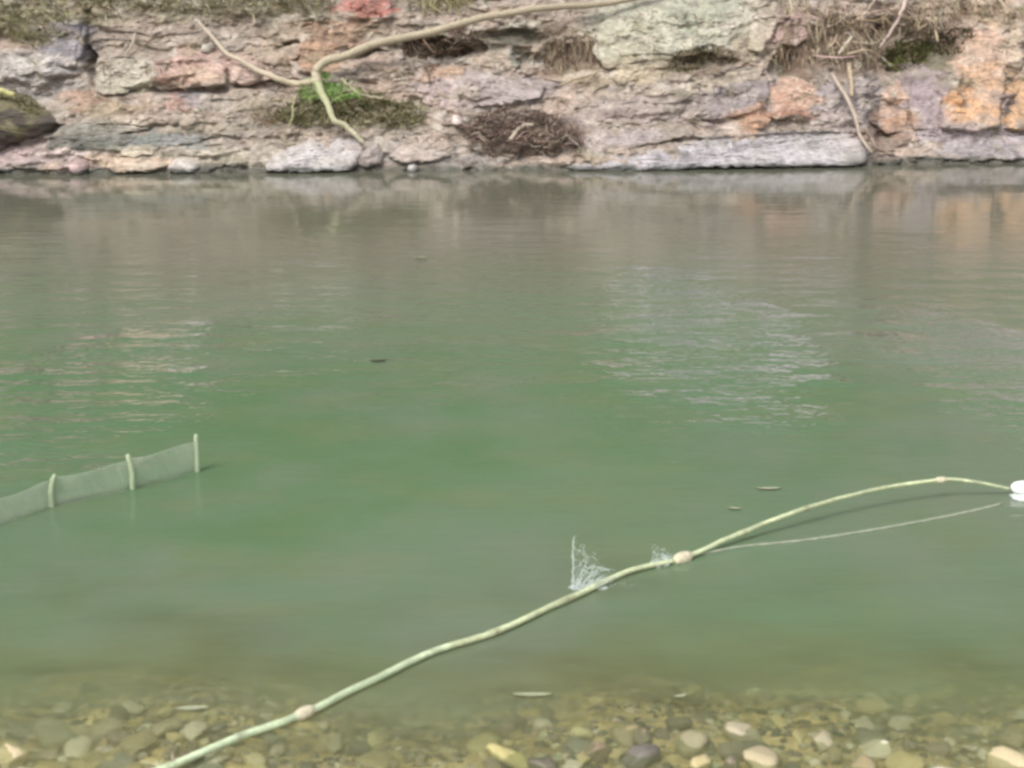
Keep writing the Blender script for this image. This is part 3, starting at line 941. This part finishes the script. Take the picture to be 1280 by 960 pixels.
# dead grass litter and rubble strewn over the slope
acc = Acc()
X, Y = rng.uniform(-80, 1360, 9000), rng.uniform(-5, 196, 9000)
kp = (fbm(X / 55, Y / 16, 12.0, 4) > .22) & (Y < np.interp(X, WLX, WLY) - 14)
X, Y = X[kp][:2600], Y[kp][:2600]
Rr = bank_pt(X, Y, .012)
for j in range(len(X)):
    blade(acc, Rr[j], (rng.normal(), -.35 + .2 * rng.normal(), .45 * rng.normal()), rng.uniform(.05, .24), rng.uniform(.008, .018), (0, -.1, -.35), hcol(random.choice(DRY + BRN[1:] + OL[:2])))
acc.build('dead_grass', M_PLANT, label='sparse dead grass and leaf litter strewn over the rocky slope', cat='litter', kind='stuff')
import bmesh
_b = bmesh.new()
bmesh.ops.create_icosphere(_b, subdivisions=2, radius=1)
rv = np.array([x.co[:] for x in _b.verts])
rf = np.array([[q_.index for q_ in p_.verts] for p_ in _b.faces])
_b.free()
acc = Acc()
X, Y = rng.uniform(-80, 1360, 4000), rng.uniform(5, 214, 4000)
kp = (fbm(X / 70, Y / 12, 32.0, 4) > .18) | (Y > np.interp(X, WLX, WLY) - 12)
kp &= Y < np.interp(X, WLX, WLY) + 1
X, Y = X[kp][:900], Y[kp][:900]
Rr = bank_pt(X, Y, .0)
Cc = bank_col(X, Y)
for j in range(len(X)):
    s_ = K * (.010 + .035 * rng.random() ** 3)
    v = rv.copy()
    for _ in range(5):
        nn = rng.normal(size=3)
        nn /= np.linalg.norm(nn)
        v -= np.clip(v @ nn - .6, 0, None)[:, None] * nn
    acc.add(v * s_ * np.array([1.5, 1, .8]) + Rr[j], rf, np.clip(Cc[j] * rng.uniform(.6, 1.35), .02, .9))
acc.build('rubble', M_ROCK, False, label='loose rock crumbs lying on the ledges and along the far waterline', cat='rubble', kind='stuff')


# ------------------------------------------------------------------ branches and sticks on the bank
def branch(name, mat, pts, radii, rgb, out, n=60, seg=10, parent=None, rgb2=None, warp=.012, **kw):
    pts = np.asarray(pts, float)
    q = spline(pts, n)
    rp = np.interp(np.linspace(0, 1, n), np.linspace(0, 1, len(radii)), radii)
    o = np.interp(np.linspace(0, 1, n), np.linspace(0, 1, len(out)), out)
    P = base_pt(q[:, 0], q[:, 1])
    dl = bank_disp(q[:, 0], q[:, 1])
    k = np.ones(9) / 9
    dl = np.convolve(np.pad(dl, 4, 'edge'), k, 'valid')
    P[:, 1] -= dl + o * .85 * K
    s = np.linspace(0, 1, n)
    P += warp * np.stack([fbm(s * 9, 1.0 + 0 * s, warp * 100, 3), fbm(s * 9, 5.0 + 0 * s, 2.0, 3), fbm(s * 9, 9.0 + 0 * s, 3.0, 3)], 1)
    rp = K * rp * (1 + .12 * fbm(s * 16, 2.0 + 0 * s, 7.0, 2))
    V, Fc = tube_arrays(P, rp, seg)
    c0 = lin(rgb) * .8
    c = np.repeat(c0[None], len(V), 0)
    if rgb2 is not None:
        kk = np.concatenate([np.repeat(s, seg), [0, 1]])[:, None]
        c = c * (1 - kk) + lin(rgb2) * .8 * kk
    acc = Acc()
    acc.add(V, Fc, c)
    return acc.build(name, mat, parent=parent, **kw)


root = bpy.data.objects.new('fallen_branch', None)
col.objects.link(root)
root.location = bank_pt(405, 105, .35)
root['label'] = 'long bare tan branch arching down the bank and forking at the bright green shoot'
root['category'] = 'branch'
branch('limb', M_WOOD, [(860, -22), (790, -1), (735, 7), (670, 12), (600, 25), (540, 40), (480, 54), (440, 68), (415, 76), (402, 88), (403, 104)], [.031, .036, .041, .046, .048], (190, 170, 136), [.25, .32, .40, .42, .34, .28], 90, 12, root, (204, 186, 146))
branch('fork', M_WOOD, [(403, 102), (408, 116), (416, 132), (422, 148), (436, 156), (448, 168), (457, 178)], [.046, .034, .028, .020], (186, 192, 128), [.28, .26, .22, .20], 40, 10, root, (204, 190, 152))
branch('fork', M_WOOD, [(404, 99), (385, 103), (368, 103), (345, 95), (325, 87), (305, 76), (285, 64), (268, 44), (252, 26)], [.034, .034, .032, .028, .022, .014], (206, 188, 148), [.28, .30, .26, .24, .22, .2], 60, 10, root, (206, 184, 158))
branch('twig', M_WOOD, [(432, 98), (440, 106), (452, 116), (468, 120), (482, 122)], [.018, .015, .012], (192, 178, 138), [.2, .2, .2], 24, 8, root)
branch('twig', M_WOOD, [(375, 118), (371, 130), (370, 144), (364, 158)], [.012, .010, .008], (186, 176, 120), [.2, .2, .2], 20, 6, root)

branch('stick', M_WOOD, [(-40, 84), (0, 100), (18, 109), (36, 117)], [.038, .036, .028], (236, 230, 130), [.66, .64, .60], 24, 10, label='pale yellow stick lying on the mossy boulder at the left edge', cat='stick')
branch('stick', M_WOOD, [(1036, 92), (1050, 118), (1062, 142), (1072, 168), (1086, 190)], [.020, .022, .020, .014], (198, 174, 150), [.26, .24, .22, .22], 40, 8, label='thin pinkish stick leaning down onto the end of the long waterline slab', cat='stick')
branch('stick', M_WOOD, [(1060, 80), (1061, 100), (1058, 120)], [.028, .026, .022], (196, 168, 130), [.28, .26, .22], 20, 8, label='short upright pale stick beside the leaning pinkish one', cat='stick')
branch('stick', M_WOOD, [(1160, 22), (1165, 36), (1171, 52)], [.022, .020, .016], (206, 180, 140), [.26, .26, .24], 16, 8, label='short tan stick poking out of the moss left of the orange face', cat='stick')
branch('stick', M_WOOD, [(1122, -6), (1116, 14), (1108, 40), (1096, 60)], [.024, .022, .018, .012], (216, 184, 172), [.30, .32, .28], 24, 8, label='pinkish dead stem bending down from the top edge at right', cat='stick')
branch('stick', M_WOOD, [(1060, 46), (1052, 58), (1046, 68)], [.020, .020, .016], (206, 190, 160), [.32, .32, .30], 14, 8, label='stubby pale stick end among the dead stems', cat='stick')
branch('stick', M_WOOD, [(1078, 160), (1086, 172), (1092, 184), (1112, 192)], [.018, .022, .020, .014], (168, 140, 118), [.20, .2, .2], 24, 8, label='crooked brown stick at the foot of the hollow near the waterline', cat='stick')
branch('stick', M_WOOD, [(174, 42), (172, 54), (164, 68)], [.014, .014, .010], (190, 176, 150), [.14, .14, .12], 16, 6, label='small bent twig on the ledge right of the dark crack', cat='stick')
branch('stick', M_WOOD, [(638, 172), (652, 156), (666, 154)], [.02, .024, .018], (204, 180, 152), [.34, .36, .34], 14, 8, label='short pale wood chip on top of the root pile', cat='stick')
branch('stick', M_WOOD, [(700, 106), (722, 98), (745, 92)], [.014, .018, .014], (190, 168, 128), [.16, .18, .16], 14, 6, label='thin tan stick below the hanging brown roots', cat='stick')


# ------------------------------------------------------------------ stones of the shallow bed
def ico(sub):
    import bmesh
    bm = bmesh.new()
    bmesh.ops.create_icosphere(bm, subdivisions=sub, radius=1)
    v = np.array([x.co[:] for x in bm.verts])
    f = np.array([[q.index for q in p.verts] for p in bm.faces])
    bm.free()
    return v, f


IV, IF = ico(3)


def stone_mesh(seed, flat=.55):
    v = IV.copy()
    # a few flat breaks, then worn
    r2 = np.random.default_rng(seed)
    for _ in range(12):
        nn = r2.normal(size=3)
        nn /= np.linalg.norm(nn)
        h = r2.uniform(.52, .86)
        d = v @ nn
        over = np.clip(d - h, 0, None)
        v -= over[:, None] * nn * .95
    v *= (1 + .20 * fbm(v[:, 0] * 1.3 + seed, v[:, 1] * 1.3, v[:, 2] * 1.3, 4))[:, None]
    v[:, 2] *= flat
    v[:, 1] *= r2.uniform(.6, .95)
    return mesh_np('stone', v, IF, np.full((len(v), 3), .3), True, M_STONE)


SM = [stone_mesh(s, f) for s, f in ((1, .5), (2, .4), (3, .6), (4, .45), (5, .55), (6, .35), (7, .5))]


def place_stone(x, y, s, k, sink=.25, label=None, group=None, name='river_stone', mesh=None, cat='stone'):
    o = bpy.data.objects.new(name, mesh or SM[k % len(SM)])
    col.objects.link(o)
    z = float(bed_z(np.array(x), np.array(y)))
    o.location = (x, y, z + s * (.5 - sink) * .6)
    o.scale = (s, s * rng.uniform(.8, 1.15), s * rng.uniform(.8, 1.2))
    o.rotation_euler = (.18 * rng.normal(), .18 * rng.normal(), rng.uniform(0, 6.28))
    o['label'] = label
    o['category'] = cat
    if group:
        o['group'] = group
    return o


def tinted(k, rgb, seed):
    me = SM[k].copy()
    me.materials.clear()
    me.materials.append(plain_mat('stone_tint', rgb, .5, .35, nscale=6, namp=.22))
    return me


SPEC = [  # px, py, size (m), rgb, mesh, label
    (725, 918, .040, (214, 196, 128), 4, 'bright yellow rounded stone in the shallows right of centre'),
    (12, 942, .075, (214, 190, 138), 1, 'pale buff flat stone in the bottom left corner'),
    (208, 904, .060, (172, 158, 116), 3, 'wide tan stone just under the water left of the cane'),
    (70, 912, .085, (150, 140, 102), 0, 'broad dull brown stone in the shallows at left'),
    (135, 908, .055, (166, 150, 112), 2, 'tan stone between the broad brown one and the cane'),
    (640, 945, .075, (190, 176, 96), 1, 'large flat yellow stone at the bottom edge in the middle'),
    (600, 930, .05, (176, 164, 98), 3, 'mustard stone behind the large flat yellow one'),
    (525, 902, .034, (168, 166, 110), 5, 'small yellow green stone in the shallows, farthest out at centre'),
    (572, 890, .032, (150, 152, 108), 5, 'thin flat greenish stone beyond the shallows at centre'),
    (420, 928, .045, (160, 146, 110), 4, 'lumpy tan stone right of the cane foot'),
    (322, 950, .040, (196, 178, 128), 2, 'pale rounded stone right beside the cane foot'),
    (348, 936, .036, (168, 158, 128), 6, 'greyish stone touching the far side of the pale one by the cane'),
    (448, 934, .038, (96, 90, 78), 0, 'dark brown stone next to the lumpy tan one'),
    (930, 916, .060, (176, 162, 124), 2, 'pale grey tan stone upright in the shallows at right'),
    (950, 944, .070, (184, 166, 120), 3, 'broad tan stone at the bottom edge right of centre'),
    (1030, 926, .055, (170, 158, 118), 1, 'flat tan stone right of the upright pale one'),
    (1130, 950, .060, (200, 178, 112), 5, 'yellowish flat stone at the bottom edge far right'),
    (1268, 926, .050, (176, 152, 112), 4, 'tan stone at the right edge of the shallows'),
    (1262, 956, .075, (206, 184, 130), 0, 'large buff stone in the bottom right corner'),
    (800, 946, .060, (112, 104, 92), 6, 'dark violet grey stone at the bottom right of centre'),
    (745, 940, .045, (150, 126, 96), 2, 'brownish pink stone in front of the bright yellow one'),
    (860, 930, .055, (150, 142, 98), 0, 'olive tan stone between the dark grey and the upright pale stones'),
    (60, 942, .036, (150, 136, 106), 3, 'small brown stone beside the pale buff corner stone'),
    (240, 950, .05, (116, 100, 70), 1, 'low dark brown stone under the foot of the cane'),
]
for i, (px, py, s, rgb, k, lb) in enumerate(SPEC):
    p = bed_hit(px, py, s * .4)
    place_stone(p[0], p[1], s, k, .12, lb, mesh=tinted(k, rgb, i))
KINDS = [((160, 142, 92), 'olive tan'), ((198, 178, 112), 'pale straw coloured'), ((112, 104, 82), 'dark brown'), ((206, 196, 164), 'cream'),
         ((140, 122, 96), 'reddish brown'), ((134, 130, 108), 'grey')]
KM = [[tinted(k, rgb, 0) for k in (i_, (i_ + 3) % 7)] for i_, (rgb, _) in enumerate(KINDS)]
ZONES = [(215, 'left of cane foot'), (470, 'right of cane foot'), (760, 'near large yellow stone'),
         (1040, 'right of bright yellow stone'), (9999, 'far right shallows')]
taken = [(a, b) for a, b, *_ in SPEC]
pebs = []
for i in range(3500):
    px, py = rng.uniform(-40, 1320), 975 - 122 * rng.random() ** 1.1
    if any(abs(px - a) < 20 and abs(py - b) < 6.5 for a, b in taken):
        continue
    taken.append((px, py))
    sz = .013 + .044 * rng.random() ** 2
    pebs.append((px, py, sz, int(rng.integers(0, 6)), 'broad' if sz > .030 else 'small'))
    if len(pebs) >= 270:
        break
classes = {}
for p_ in sorted(pebs):
    zn = next(b for a, b in ZONES if p_[0] < a)
    rw = 'nearer' if p_[1] > 925 else 'farther'
    classes.setdefault((p_[3], p_[4], rw, zn), []).append(p_)
ORD = ['leftmost', 'second', 'third', 'fourth', 'fifth', 'sixth', 'seventh', 'eighth']
for (kd, sz, rw, zn), lst in classes.items():
    for r_, p_ in enumerate(lst):
        g = bed_hit(p_[0], p_[1], p_[2] * .3)
        pre = '' if len(lst) == 1 else (ORD[r_] + ' ' if r_ == 0 else ORD[r_] + ' from left, ')
        place_stone(g[0], g[1], p_[2], kd, .22, f'{pre}{sz} {KINDS[kd][1]} stone, {rw} row, {zn}', 'stones strewn over the shallow bed', mesh=KM[kd][r_ % 2])

# finer gravel between them
acc = Acc()
gv, gf = ico(1)
for i in range(6500):
    x, y = rng.uniform(-2.3, 2.3), rng.uniform(2.3, 3.9)
    s = rng.uniform(.005, .017)
    z = float(0)
    acc.add((gv * (1 + .2 * rng.normal(size=gv.shape))) * s * np.array([1.2, 1, .7]) + np.array([x, y, 0]), gf, hcol(random.choice([(150, 138, 102), (186, 174, 126), (118, 108, 82), (96, 88, 72), (200, 190, 150)]), .75))
allv = np.concatenate(acc.v)
cc = np.repeat(allv.reshape(-1, len(gv), 3).mean(1), len(gv), 0)
allv[:, 2] += bed_z(cc[:, 0], cc[:, 1])
acc.v = [allv]
acc.build('gravel', M_GRAVEL, False, kind='stuff', label='fine tan gravel covering the shallow near bed', cat='gravel')


# ------------------------------------------------------------------ the long cane
def cane_points():
    flat = [(90, 1004), (215, 957), (300, 921), (380, 892), (450, 858), (540, 815), (622, 789), (715, 746), (790, 713), (855, 697)]
    arch = [(920, 669, 679), (1000, 638, 658), (1090, 613, 637), (1175, 600, 624), (1215, 602, 621), (1262, 611, 618)]
    P = []
    for x, y in flat:
        P.append(water_pt(x, y, .012))
    for x, y, yf in arch:
        g = water_pt(x, yf)
        # height of the point above its own place on the water
        b = (480 - y) / F
        dy, dz = CT + b * ST, -ST + b * CT
        z = H + g[1] / dy * dz
        P.append([(x - 640) / F * (g[1] / dy), g[1], z])
    return np.array(P, float)


CP = cane_points()
n = 220
CL = spline(CP, n)
s = np.linspace(0, 1, n)
rad = np.interp(s, [0, .3, .6, .8, 1], [.0106, .0098, .0090, .0076, .0058])


def near_px(px):
    return int(np.argmin(np.abs(CL[:, 0] / np.maximum(CL[:, 1] * CT + (H - CL[:, 2]) * ST, .1) * F + 640 - px)))


cane = bpy.data.objects.new('cane', None)
col.objects.link(cane)
cane.location = CL[0]
cane['label'] = 'long pale green jointed cane lying on the water from bottom left, its tip arching up'
cane['category'] = 'cane'
kn = [near_px(p) for p in (300, 380, 620, 710, 855, 930, 1010, 1175)]
rr = rad.copy()
for k in kn:
    rr += .0022 * np.exp(-((np.arange(n) - k) / 1.2) ** 2)
wob = .004 * np.stack([fbm(s * 22, 0 * s, 1.0, 2), fbm(s * 22, 0 * s + 4, 1.0, 2), 0 * s], 1)
V, Fc = tube_arrays(CL + wob, rr, 14)
q = np.concatenate([np.repeat(s, 14), [0, 1]])
c = np.where((q < .35)[:, None], lin((202, 226, 170)), lin((206, 220, 158)))
c = c * (1 + .34 * fbm(q * 34, V[:, 2] * 60, V[:, 1] * 12, 4))[:, None] * .85
for k in kn:
    rg_ = np.exp(-((q * (n - 1) - k) / .8) ** 2)[:, None] * .45
    c = c * (1 - rg_) + lin((120, 104, 70)) * rg_
acc = Acc()
acc.add(V, Fc, c)
acc.build('stem', M_WOOD, parent=cane)
for px, r, lb in ((380, .0175, None), (855, .0225, 'swollen cream coloured joint where the cane starts to rise'), (1175, .0135, None)):
    k = near_px(px)
    tg = CL[min(k + 1, n - 1)] - CL[k - 1]
    tg /= np.linalg.norm(tg)
    tt = np.linspace(-1, 1, 11)
    pr = CL[k] + wob[k] + np.outer(tt * r * 1.7, tg)
    V, Fc = tube_arrays(pr, rad[k] * .9 + (r - rad[k]) * np.sqrt(np.clip(1 - tt ** 2, 0, 1)) ** 1.3, 12)
    V = V + .0016 * np.stack([gn(V[:, 0] * 90, V[:, 1] * 90, V[:, 2] * 90)] * 3, 1)
    acc = Acc()
    acc.add(V, Fc, lin((226, 214, 172)) * .85)
    o = acc.build('joint', M_WOOD, parent=cane)
    if lb:
        o['label'] = lb
# frayed butt with root hairs
acc = Acc()
k = near_px(214)
for i in range(16):
    P0 = CL[k] + rng.normal(size=3) * .008
    d = np.array([rng.normal() * .8 - .4, rng.normal() * .6, abs(rng.normal()) * .5])
    P = np.array([P0, P0 + d * .012 + rng.normal(size=3) * .004, P0 + d * .024])
    P[:, 2] = np.maximum(P[:, 2], .004)
    V, Fc = tube_arrays(spline(P, 5), [.003, .003, .0025, .002, .001], 4)
    acc.add(V, Fc, hcol((196, 186, 140), .8))
acc.build('root_hair', M_WOOD, parent=cane)

# thin tube standing in for the arched cane's pale reflection, joint to float
lp = [(868, 694), (930, 683), (1000, 676), (1070, 666), (1150, 652), (1210, 640), (1252, 630)]
LP = spline(np.array([water_pt(a, b, .003) for a, b in lp]), 60)
V, Fc = tube_arrays(LP, np.interp(np.linspace(0, 1, 60), [0, .1, 1], [.0055, .0046, .0055]), 6)
acc = Acc()
acc.add(V, Fc, lin((172, 184, 150)) * .75)
acc.build('cane_reflection', M_WOOD, label='pale reflection of the arched cane, built as a thin tube on the water', cat='cane_reflection')

# ------------------------------------------------------------------ white float at the tip
M_WHITE = plain_mat('white_foam', (240, 240, 236), .45, .4, nscale=60, namp=.05)
M_GREYREFL = plain_mat('reflection_grey', (196, 206, 204), .35, .4, nscale=20, namp=.1)
tip = CL[-1]
fl = bpy.data.objects.new('float', None)
col.objects.link(fl)
fl.location = (tip[0] + .06, tip[1], 0)
fl['label'] = 'white foam float at cane tip, right edge, pale grey sheet as its reflection'
fl['category'] = 'float'


def lathe(prof, axis_pts, seg=28):
    """prof: list of (x along, radius)"""
    P = np.array([[a, 0, 0] for a, _ in prof])
    V = []
    th = np.arange(seg) / seg * 2 * math.pi
    for a, r in prof:
        V.append(np.stack([np.full(seg, a), r * np.cos(th), r * np.sin(th)], 1))
    V = np.concatenate(V)
    m_ = len(prof)
    i = np.arange(m_ - 1)[:, None] * seg
    j = np.arange(seg)[None]
    f = np.stack([i + j, i + (j + 1) % seg, i + seg + (j + 1) % seg, i + seg + j], -1).reshape(-1, 4)
    return V, np.concatenate([f[:, [0, 1, 2]], f[:, [0, 2, 3]]])


V, Fc = lathe([(-.055, .001), (-.052, .012), (-.040, .021), (-.015, .026), (.03, .028), (.06, .025), (.075, .012), (.078, .001)], None)
V[:, 2] += .028
me = mesh_np('float_body', V, Fc[:, ::-1], np.full((len(V), 3), .8), True, M_WHITE)
link('float_body', me, fl)
# crumpled sheet on the water standing in for the float's grey reflection
a = np.linspace(0, 2 * math.pi, 49)[:-1]
rg = np.array([.3, .6, .85, 1.0])
V = []
for r in rg:
    w_ = 1 + .18 * gn(np.cos(a) * 2.2, np.sin(a) * 2.2, 1.0)
    V.append(np.stack([.085 * r * np.cos(a) * w_ + .02, -.035 + .062 * r * np.sin(a) * w_, .004 + .006 * (1 - r) + .003 * gn(np.cos(a) * 6 * r, np.sin(a) * 6 * r, 3.0)], 1))
top = np.concatenate(V)
bot = top - np.array([0, 0, .004])
V = np.concatenate([top, bot])
m_ = 48
i = np.arange(len(rg) - 1)[:, None] * m_
j = np.arange(m_)[None]
f = np.stack([i + j, i + (j + 1) % m_, i + m_ + (j + 1) % m_, i + m_ + j], -1).reshape(-1, 4)
e = np.arange(m_)
lastr = (len(rg) - 1) * m_
rim = np.stack([lastr + e, lastr + (e + 1) % m_, len(top) + lastr + (e + 1) % m_, len(top) + lastr + e], 1)
f = np.concatenate([f, f[:, ::-1] + len(top), rim])
me = mesh_np('float_reflection', V, np.concatenate([f[:, [0, 1, 2]], f[:, [0, 2, 3]]])[:, ::-1], np.full((len(V), 3), .6), True, M_GREYREFL)
link('float_reflection', me, fl)


# ------------------------------------------------------------------ splashes beside the cane
m2, t2, b2 = new_mat('spray')
b2.inputs['Base Color'].default_value = (.82, .9, .88, 1)
b2.inputs['Roughness'].default_value = .15
b2.inputs['Specular IOR Level'].default_value = .6
b2.inputs['Alpha'].default_value = .62
_tc = t2.nodes.new('ShaderNodeTexCoord')
_no = t2.nodes.new('ShaderNodeTexNoise')
_no.inputs['Scale'].default_value = 120
_mr = t2.nodes.new('ShaderNodeMapRange')
_mr.inputs['From Min'].default_value = .35
_mr.inputs['From Max'].default_value = .65
_mr.inputs['To Min'].default_value = .10
_mr.inputs['To Max'].default_value = .48
t2.links.new(_tc.outputs['Object'], _no.inputs['Vector'])
t2.links.new(_no.outputs['Fac'], _mr.inputs['Value'])
t2.links.new(_mr.outputs[0], b2.inputs['Alpha'])
dv, df = ico(1)


def splash(px, py, h, wdt, label, nd, jet=True):
    g = water_pt(px, py)
    e = bpy.data.objects.new('splash', None)
    col.objects.link(e)
    e.location = g
    e['label'] = label
    e['category'] = 'splash'
    if jet:
        P = np.array([[0, 0, 0], [.001, 0, h * .4], [-.001, 0, h * .75], [.002, 0, h]])
        V, Fc = tube_arrays(spline(P, 14), np.array([.006, .0045, .0035, .003, .003, .0028, .003, .0035, .0025, .002, .003, .0015, .002, .001]), 8)
        link('jet', mesh_np('jet', V, Fc, None, True, m2), e)
    # thrown threads of water
    acc = Acc()
    for i in range(nd // 22):
        a_ = rng.uniform(-.35, 1.3)
        l = wdt * rng.uniform(.25, 1.0)
        x0 = rng.uniform(0, wdt * .5)
        hh = h * rng.uniform(.15, .65) * (1 - .4 * x0 / wdt)
        P = np.array([[x0, rng.normal() * .02, 0], [x0 + l * .35, rng.normal() * .02, hh * .8], [x0 + l * .6, rng.normal() * .02, hh], [x0 + l * .9, rng.normal() * .03, hh * .8]])
        V, Fc = tube_arrays(spline(P, 9), .0012 * np.array([1.6, 1.3, 1, .9, 1.1, .8, 1, .7, .3]), 5)
        acc.add(V, Fc, (1, 1, 1))
    v = np.concatenate(acc.v)
    link('spray', mesh_np('spray', v, np.concatenate(acc.f), None, True, m2), e)
    acc = Acc()
    for i in range(nd):
        u = rng.random()
        x = wdt * abs(rng.normal()) * .55
        z = h * rng.random() ** 1.8 * max(.12, (1 - .6 * x / wdt))
        s_ = rng.uniform(.0010, .0030)
        acc.add(dv * s_ * .8 + np.array([x - .006, abs(rng.normal()) * .02, z]), df, (1, 1, 1))
    link('droplet', mesh_np('droplet', np.concatenate(acc.v), np.concatenate(acc.f), None, True, m2), e)['kind'] = 'stuff'
    # foam at the foot
    acc = Acc()
    for i in range(40):
        x, y = wdt * rng.uniform(-.1, .9), abs(rng.normal()) * .03
        s_ = rng.uniform(.003, .010)
        acc.add(dv * np.array([s_ * 1.8, s_ * .8, s_ * .25]) + np.array([x, y, .001]), df, (1, 1, 1))
    link('foam', mesh_np('foam', np.concatenate(acc.v), np.concatenate(acc.f), None, True, m2), e)['kind'] = 'stuff'


splash(716, 737, .18, .125, 'white splash with a thin upright jet just above the middle of the cane', 420)
splash(818, 706, .065, .085, 'smaller low splash against the swollen joint of the cane', 240, False)

# ------------------------------------------------------------------ low net on short stakes at left
M_STAKE = plain_mat('stake_wood', (160, 182, 136), .6, .3, nscale=40, namp=.12)
M_NET = plain_mat('net_cord', (190, 204, 176), .7, .2, nscale=40, namp=.1)
NP = [(-70, 684), (-14, 660), (65, 633), (166, 611), (247, 589)]
HT = [.115, .105, .125, .140, .155]
G = np.array([water_pt(a, b) for a, b in NP])
net = bpy.data.objects.new('net_fence', None)
col.objects.link(net)
net.location = G[2]
net['label'] = 'low pale translucent net strung between short stakes standing in the water at left'
net['category'] = 'net'
for i in range(5):
    if i in (1,):
        continue
    h = HT[i]
    P = spline(np.array([[-.01, 0, -.25], [0, 0, 0], [.002, .002, h * .5], [.008 * rng.normal(), .004, h]]), 16)
    V, Fc = tube_arrays(P, .0108 * np.array([1.1] * 13 + [1.0, .85, .6]) * (1 + .04 * rng.normal(size=16)), 10)
    o = link('stake', mesh_np('stake', V, Fc, None, True, M_STAKE), net, loc=G[i] - G[2])
for i in range(4):
    a_, b_ = G[i] - G[2], G[i + 1] - G[2]
    acc = Acc()
    Lg = np.linalg.norm(b_ - a_)
    nv = int(Lg / .0085)
    ha, hb = HT[i] * .86, HT[i + 1] * .82
    rows = 13

    def pt(u, v):
        sag = .05 * 4 * u * (1 - u)
        hh = (ha * (1 - u) + hb * u) * (1 - sag)
        p = a_ * (1 - u) + b_ * u
        return np.array([p[0], p[1] + .012 * math.sin(u * 7 + i) * v, hh * v])
    for k in range(nv + 1):
        pp = [pt(min(1, max(0, k / nv + .01 * math.sin(v * 5 + k))), v) for v in np.linspace(.0, 1, 5)]
        V, Fc = tube_arrays(pp, .0010, 3)
        acc.add(V, Fc, (1, 1, 1))
    for r_ in range(rows + 1):
        pp = [pt(u, r_ / rows) for u in np.linspace(0, 1, 9)]
        V, Fc = tube_arrays(pp, .0013 if r_ in (rows,) else .0010, 3)
        acc.add(V, Fc, (1, 1, 1))
    link('net_panel', mesh_np('net_panel', np.concatenate(acc.v), np.concatenate(acc.f), None, True, M_NET), net)

# ------------------------------------------------------------------ things adrift on the water
M_LEAF = plain_mat('leaf', (158, 164, 120), .5, .4, nscale=50, namp=.2)
M_DLEAF = plain_mat('dark_leaf', (72, 66, 42), .5, .4, nscale=50, namp=.2)


def leaf(px, py, ln, wd, rz, mat, label):
    g = water_pt(px, py, .004)
    n_ = 12
    t_ = np.linspace(0, 1, n_)
    wv = wd * np.sin(np.pi * t_) ** .8 / 2
    top = np.stack([np.stack([(t_ - .5) * ln, s_ * wv, .003 * abs(s_) + .006 * (t_ - .5) ** 2 + 0 * t_], 1) for s_ in (-1, 0, 1)], 1).reshape(-1, 3)
    V = np.concatenate([top, top - np.array([0, 0, .0012])])
    i_ = np.arange(n_ - 1) * 3
    f_ = np.concatenate([np.stack([i_ + k, i_ + 3 + k, i_ + 4 + k, i_ + 1 + k], 1) for k in (0, 1)])
    ff = np.concatenate([f_, f_[:, ::-1] + len(top)])
    me = mesh_np('floating_leaf', V, ff[:, ::-1], None, True, mat)
    o = link('floating_leaf', me, None, label, 'leaf', loc=g)
    o.rotation_euler = (0, 0, rz)


leaf(961, 611, .10, .022, .05, M_LEAF, 'thin pale leaf adrift in open water above the arching cane')
leaf(918, 636, .05, .016, -.2, M_LEAF, 'tiny pale leaf adrift between the cane and the longer pale leaf')
leaf(473, 451, .09, .03, .1, M_DLEAF, 'dark brown leaf adrift in mid river left of centre')
leaf(526, 322, .10, .05, .1, M_LEAF, 'small pale fleck of leaf adrift near the far bank')
leaf(240, 886, .09, .022, .1, M_LEAF, 'pale narrow leaf floating over the shallows at left, nearest to the cane')
leaf(665, 869, .11, .020, .0, M_LEAF, 'pale narrow leaf floating beyond the shallows at centre')
leaf(850, 871, .04, .014, .3, M_LEAF, 'small whitish leaf floating beyond the shallows right of centre')
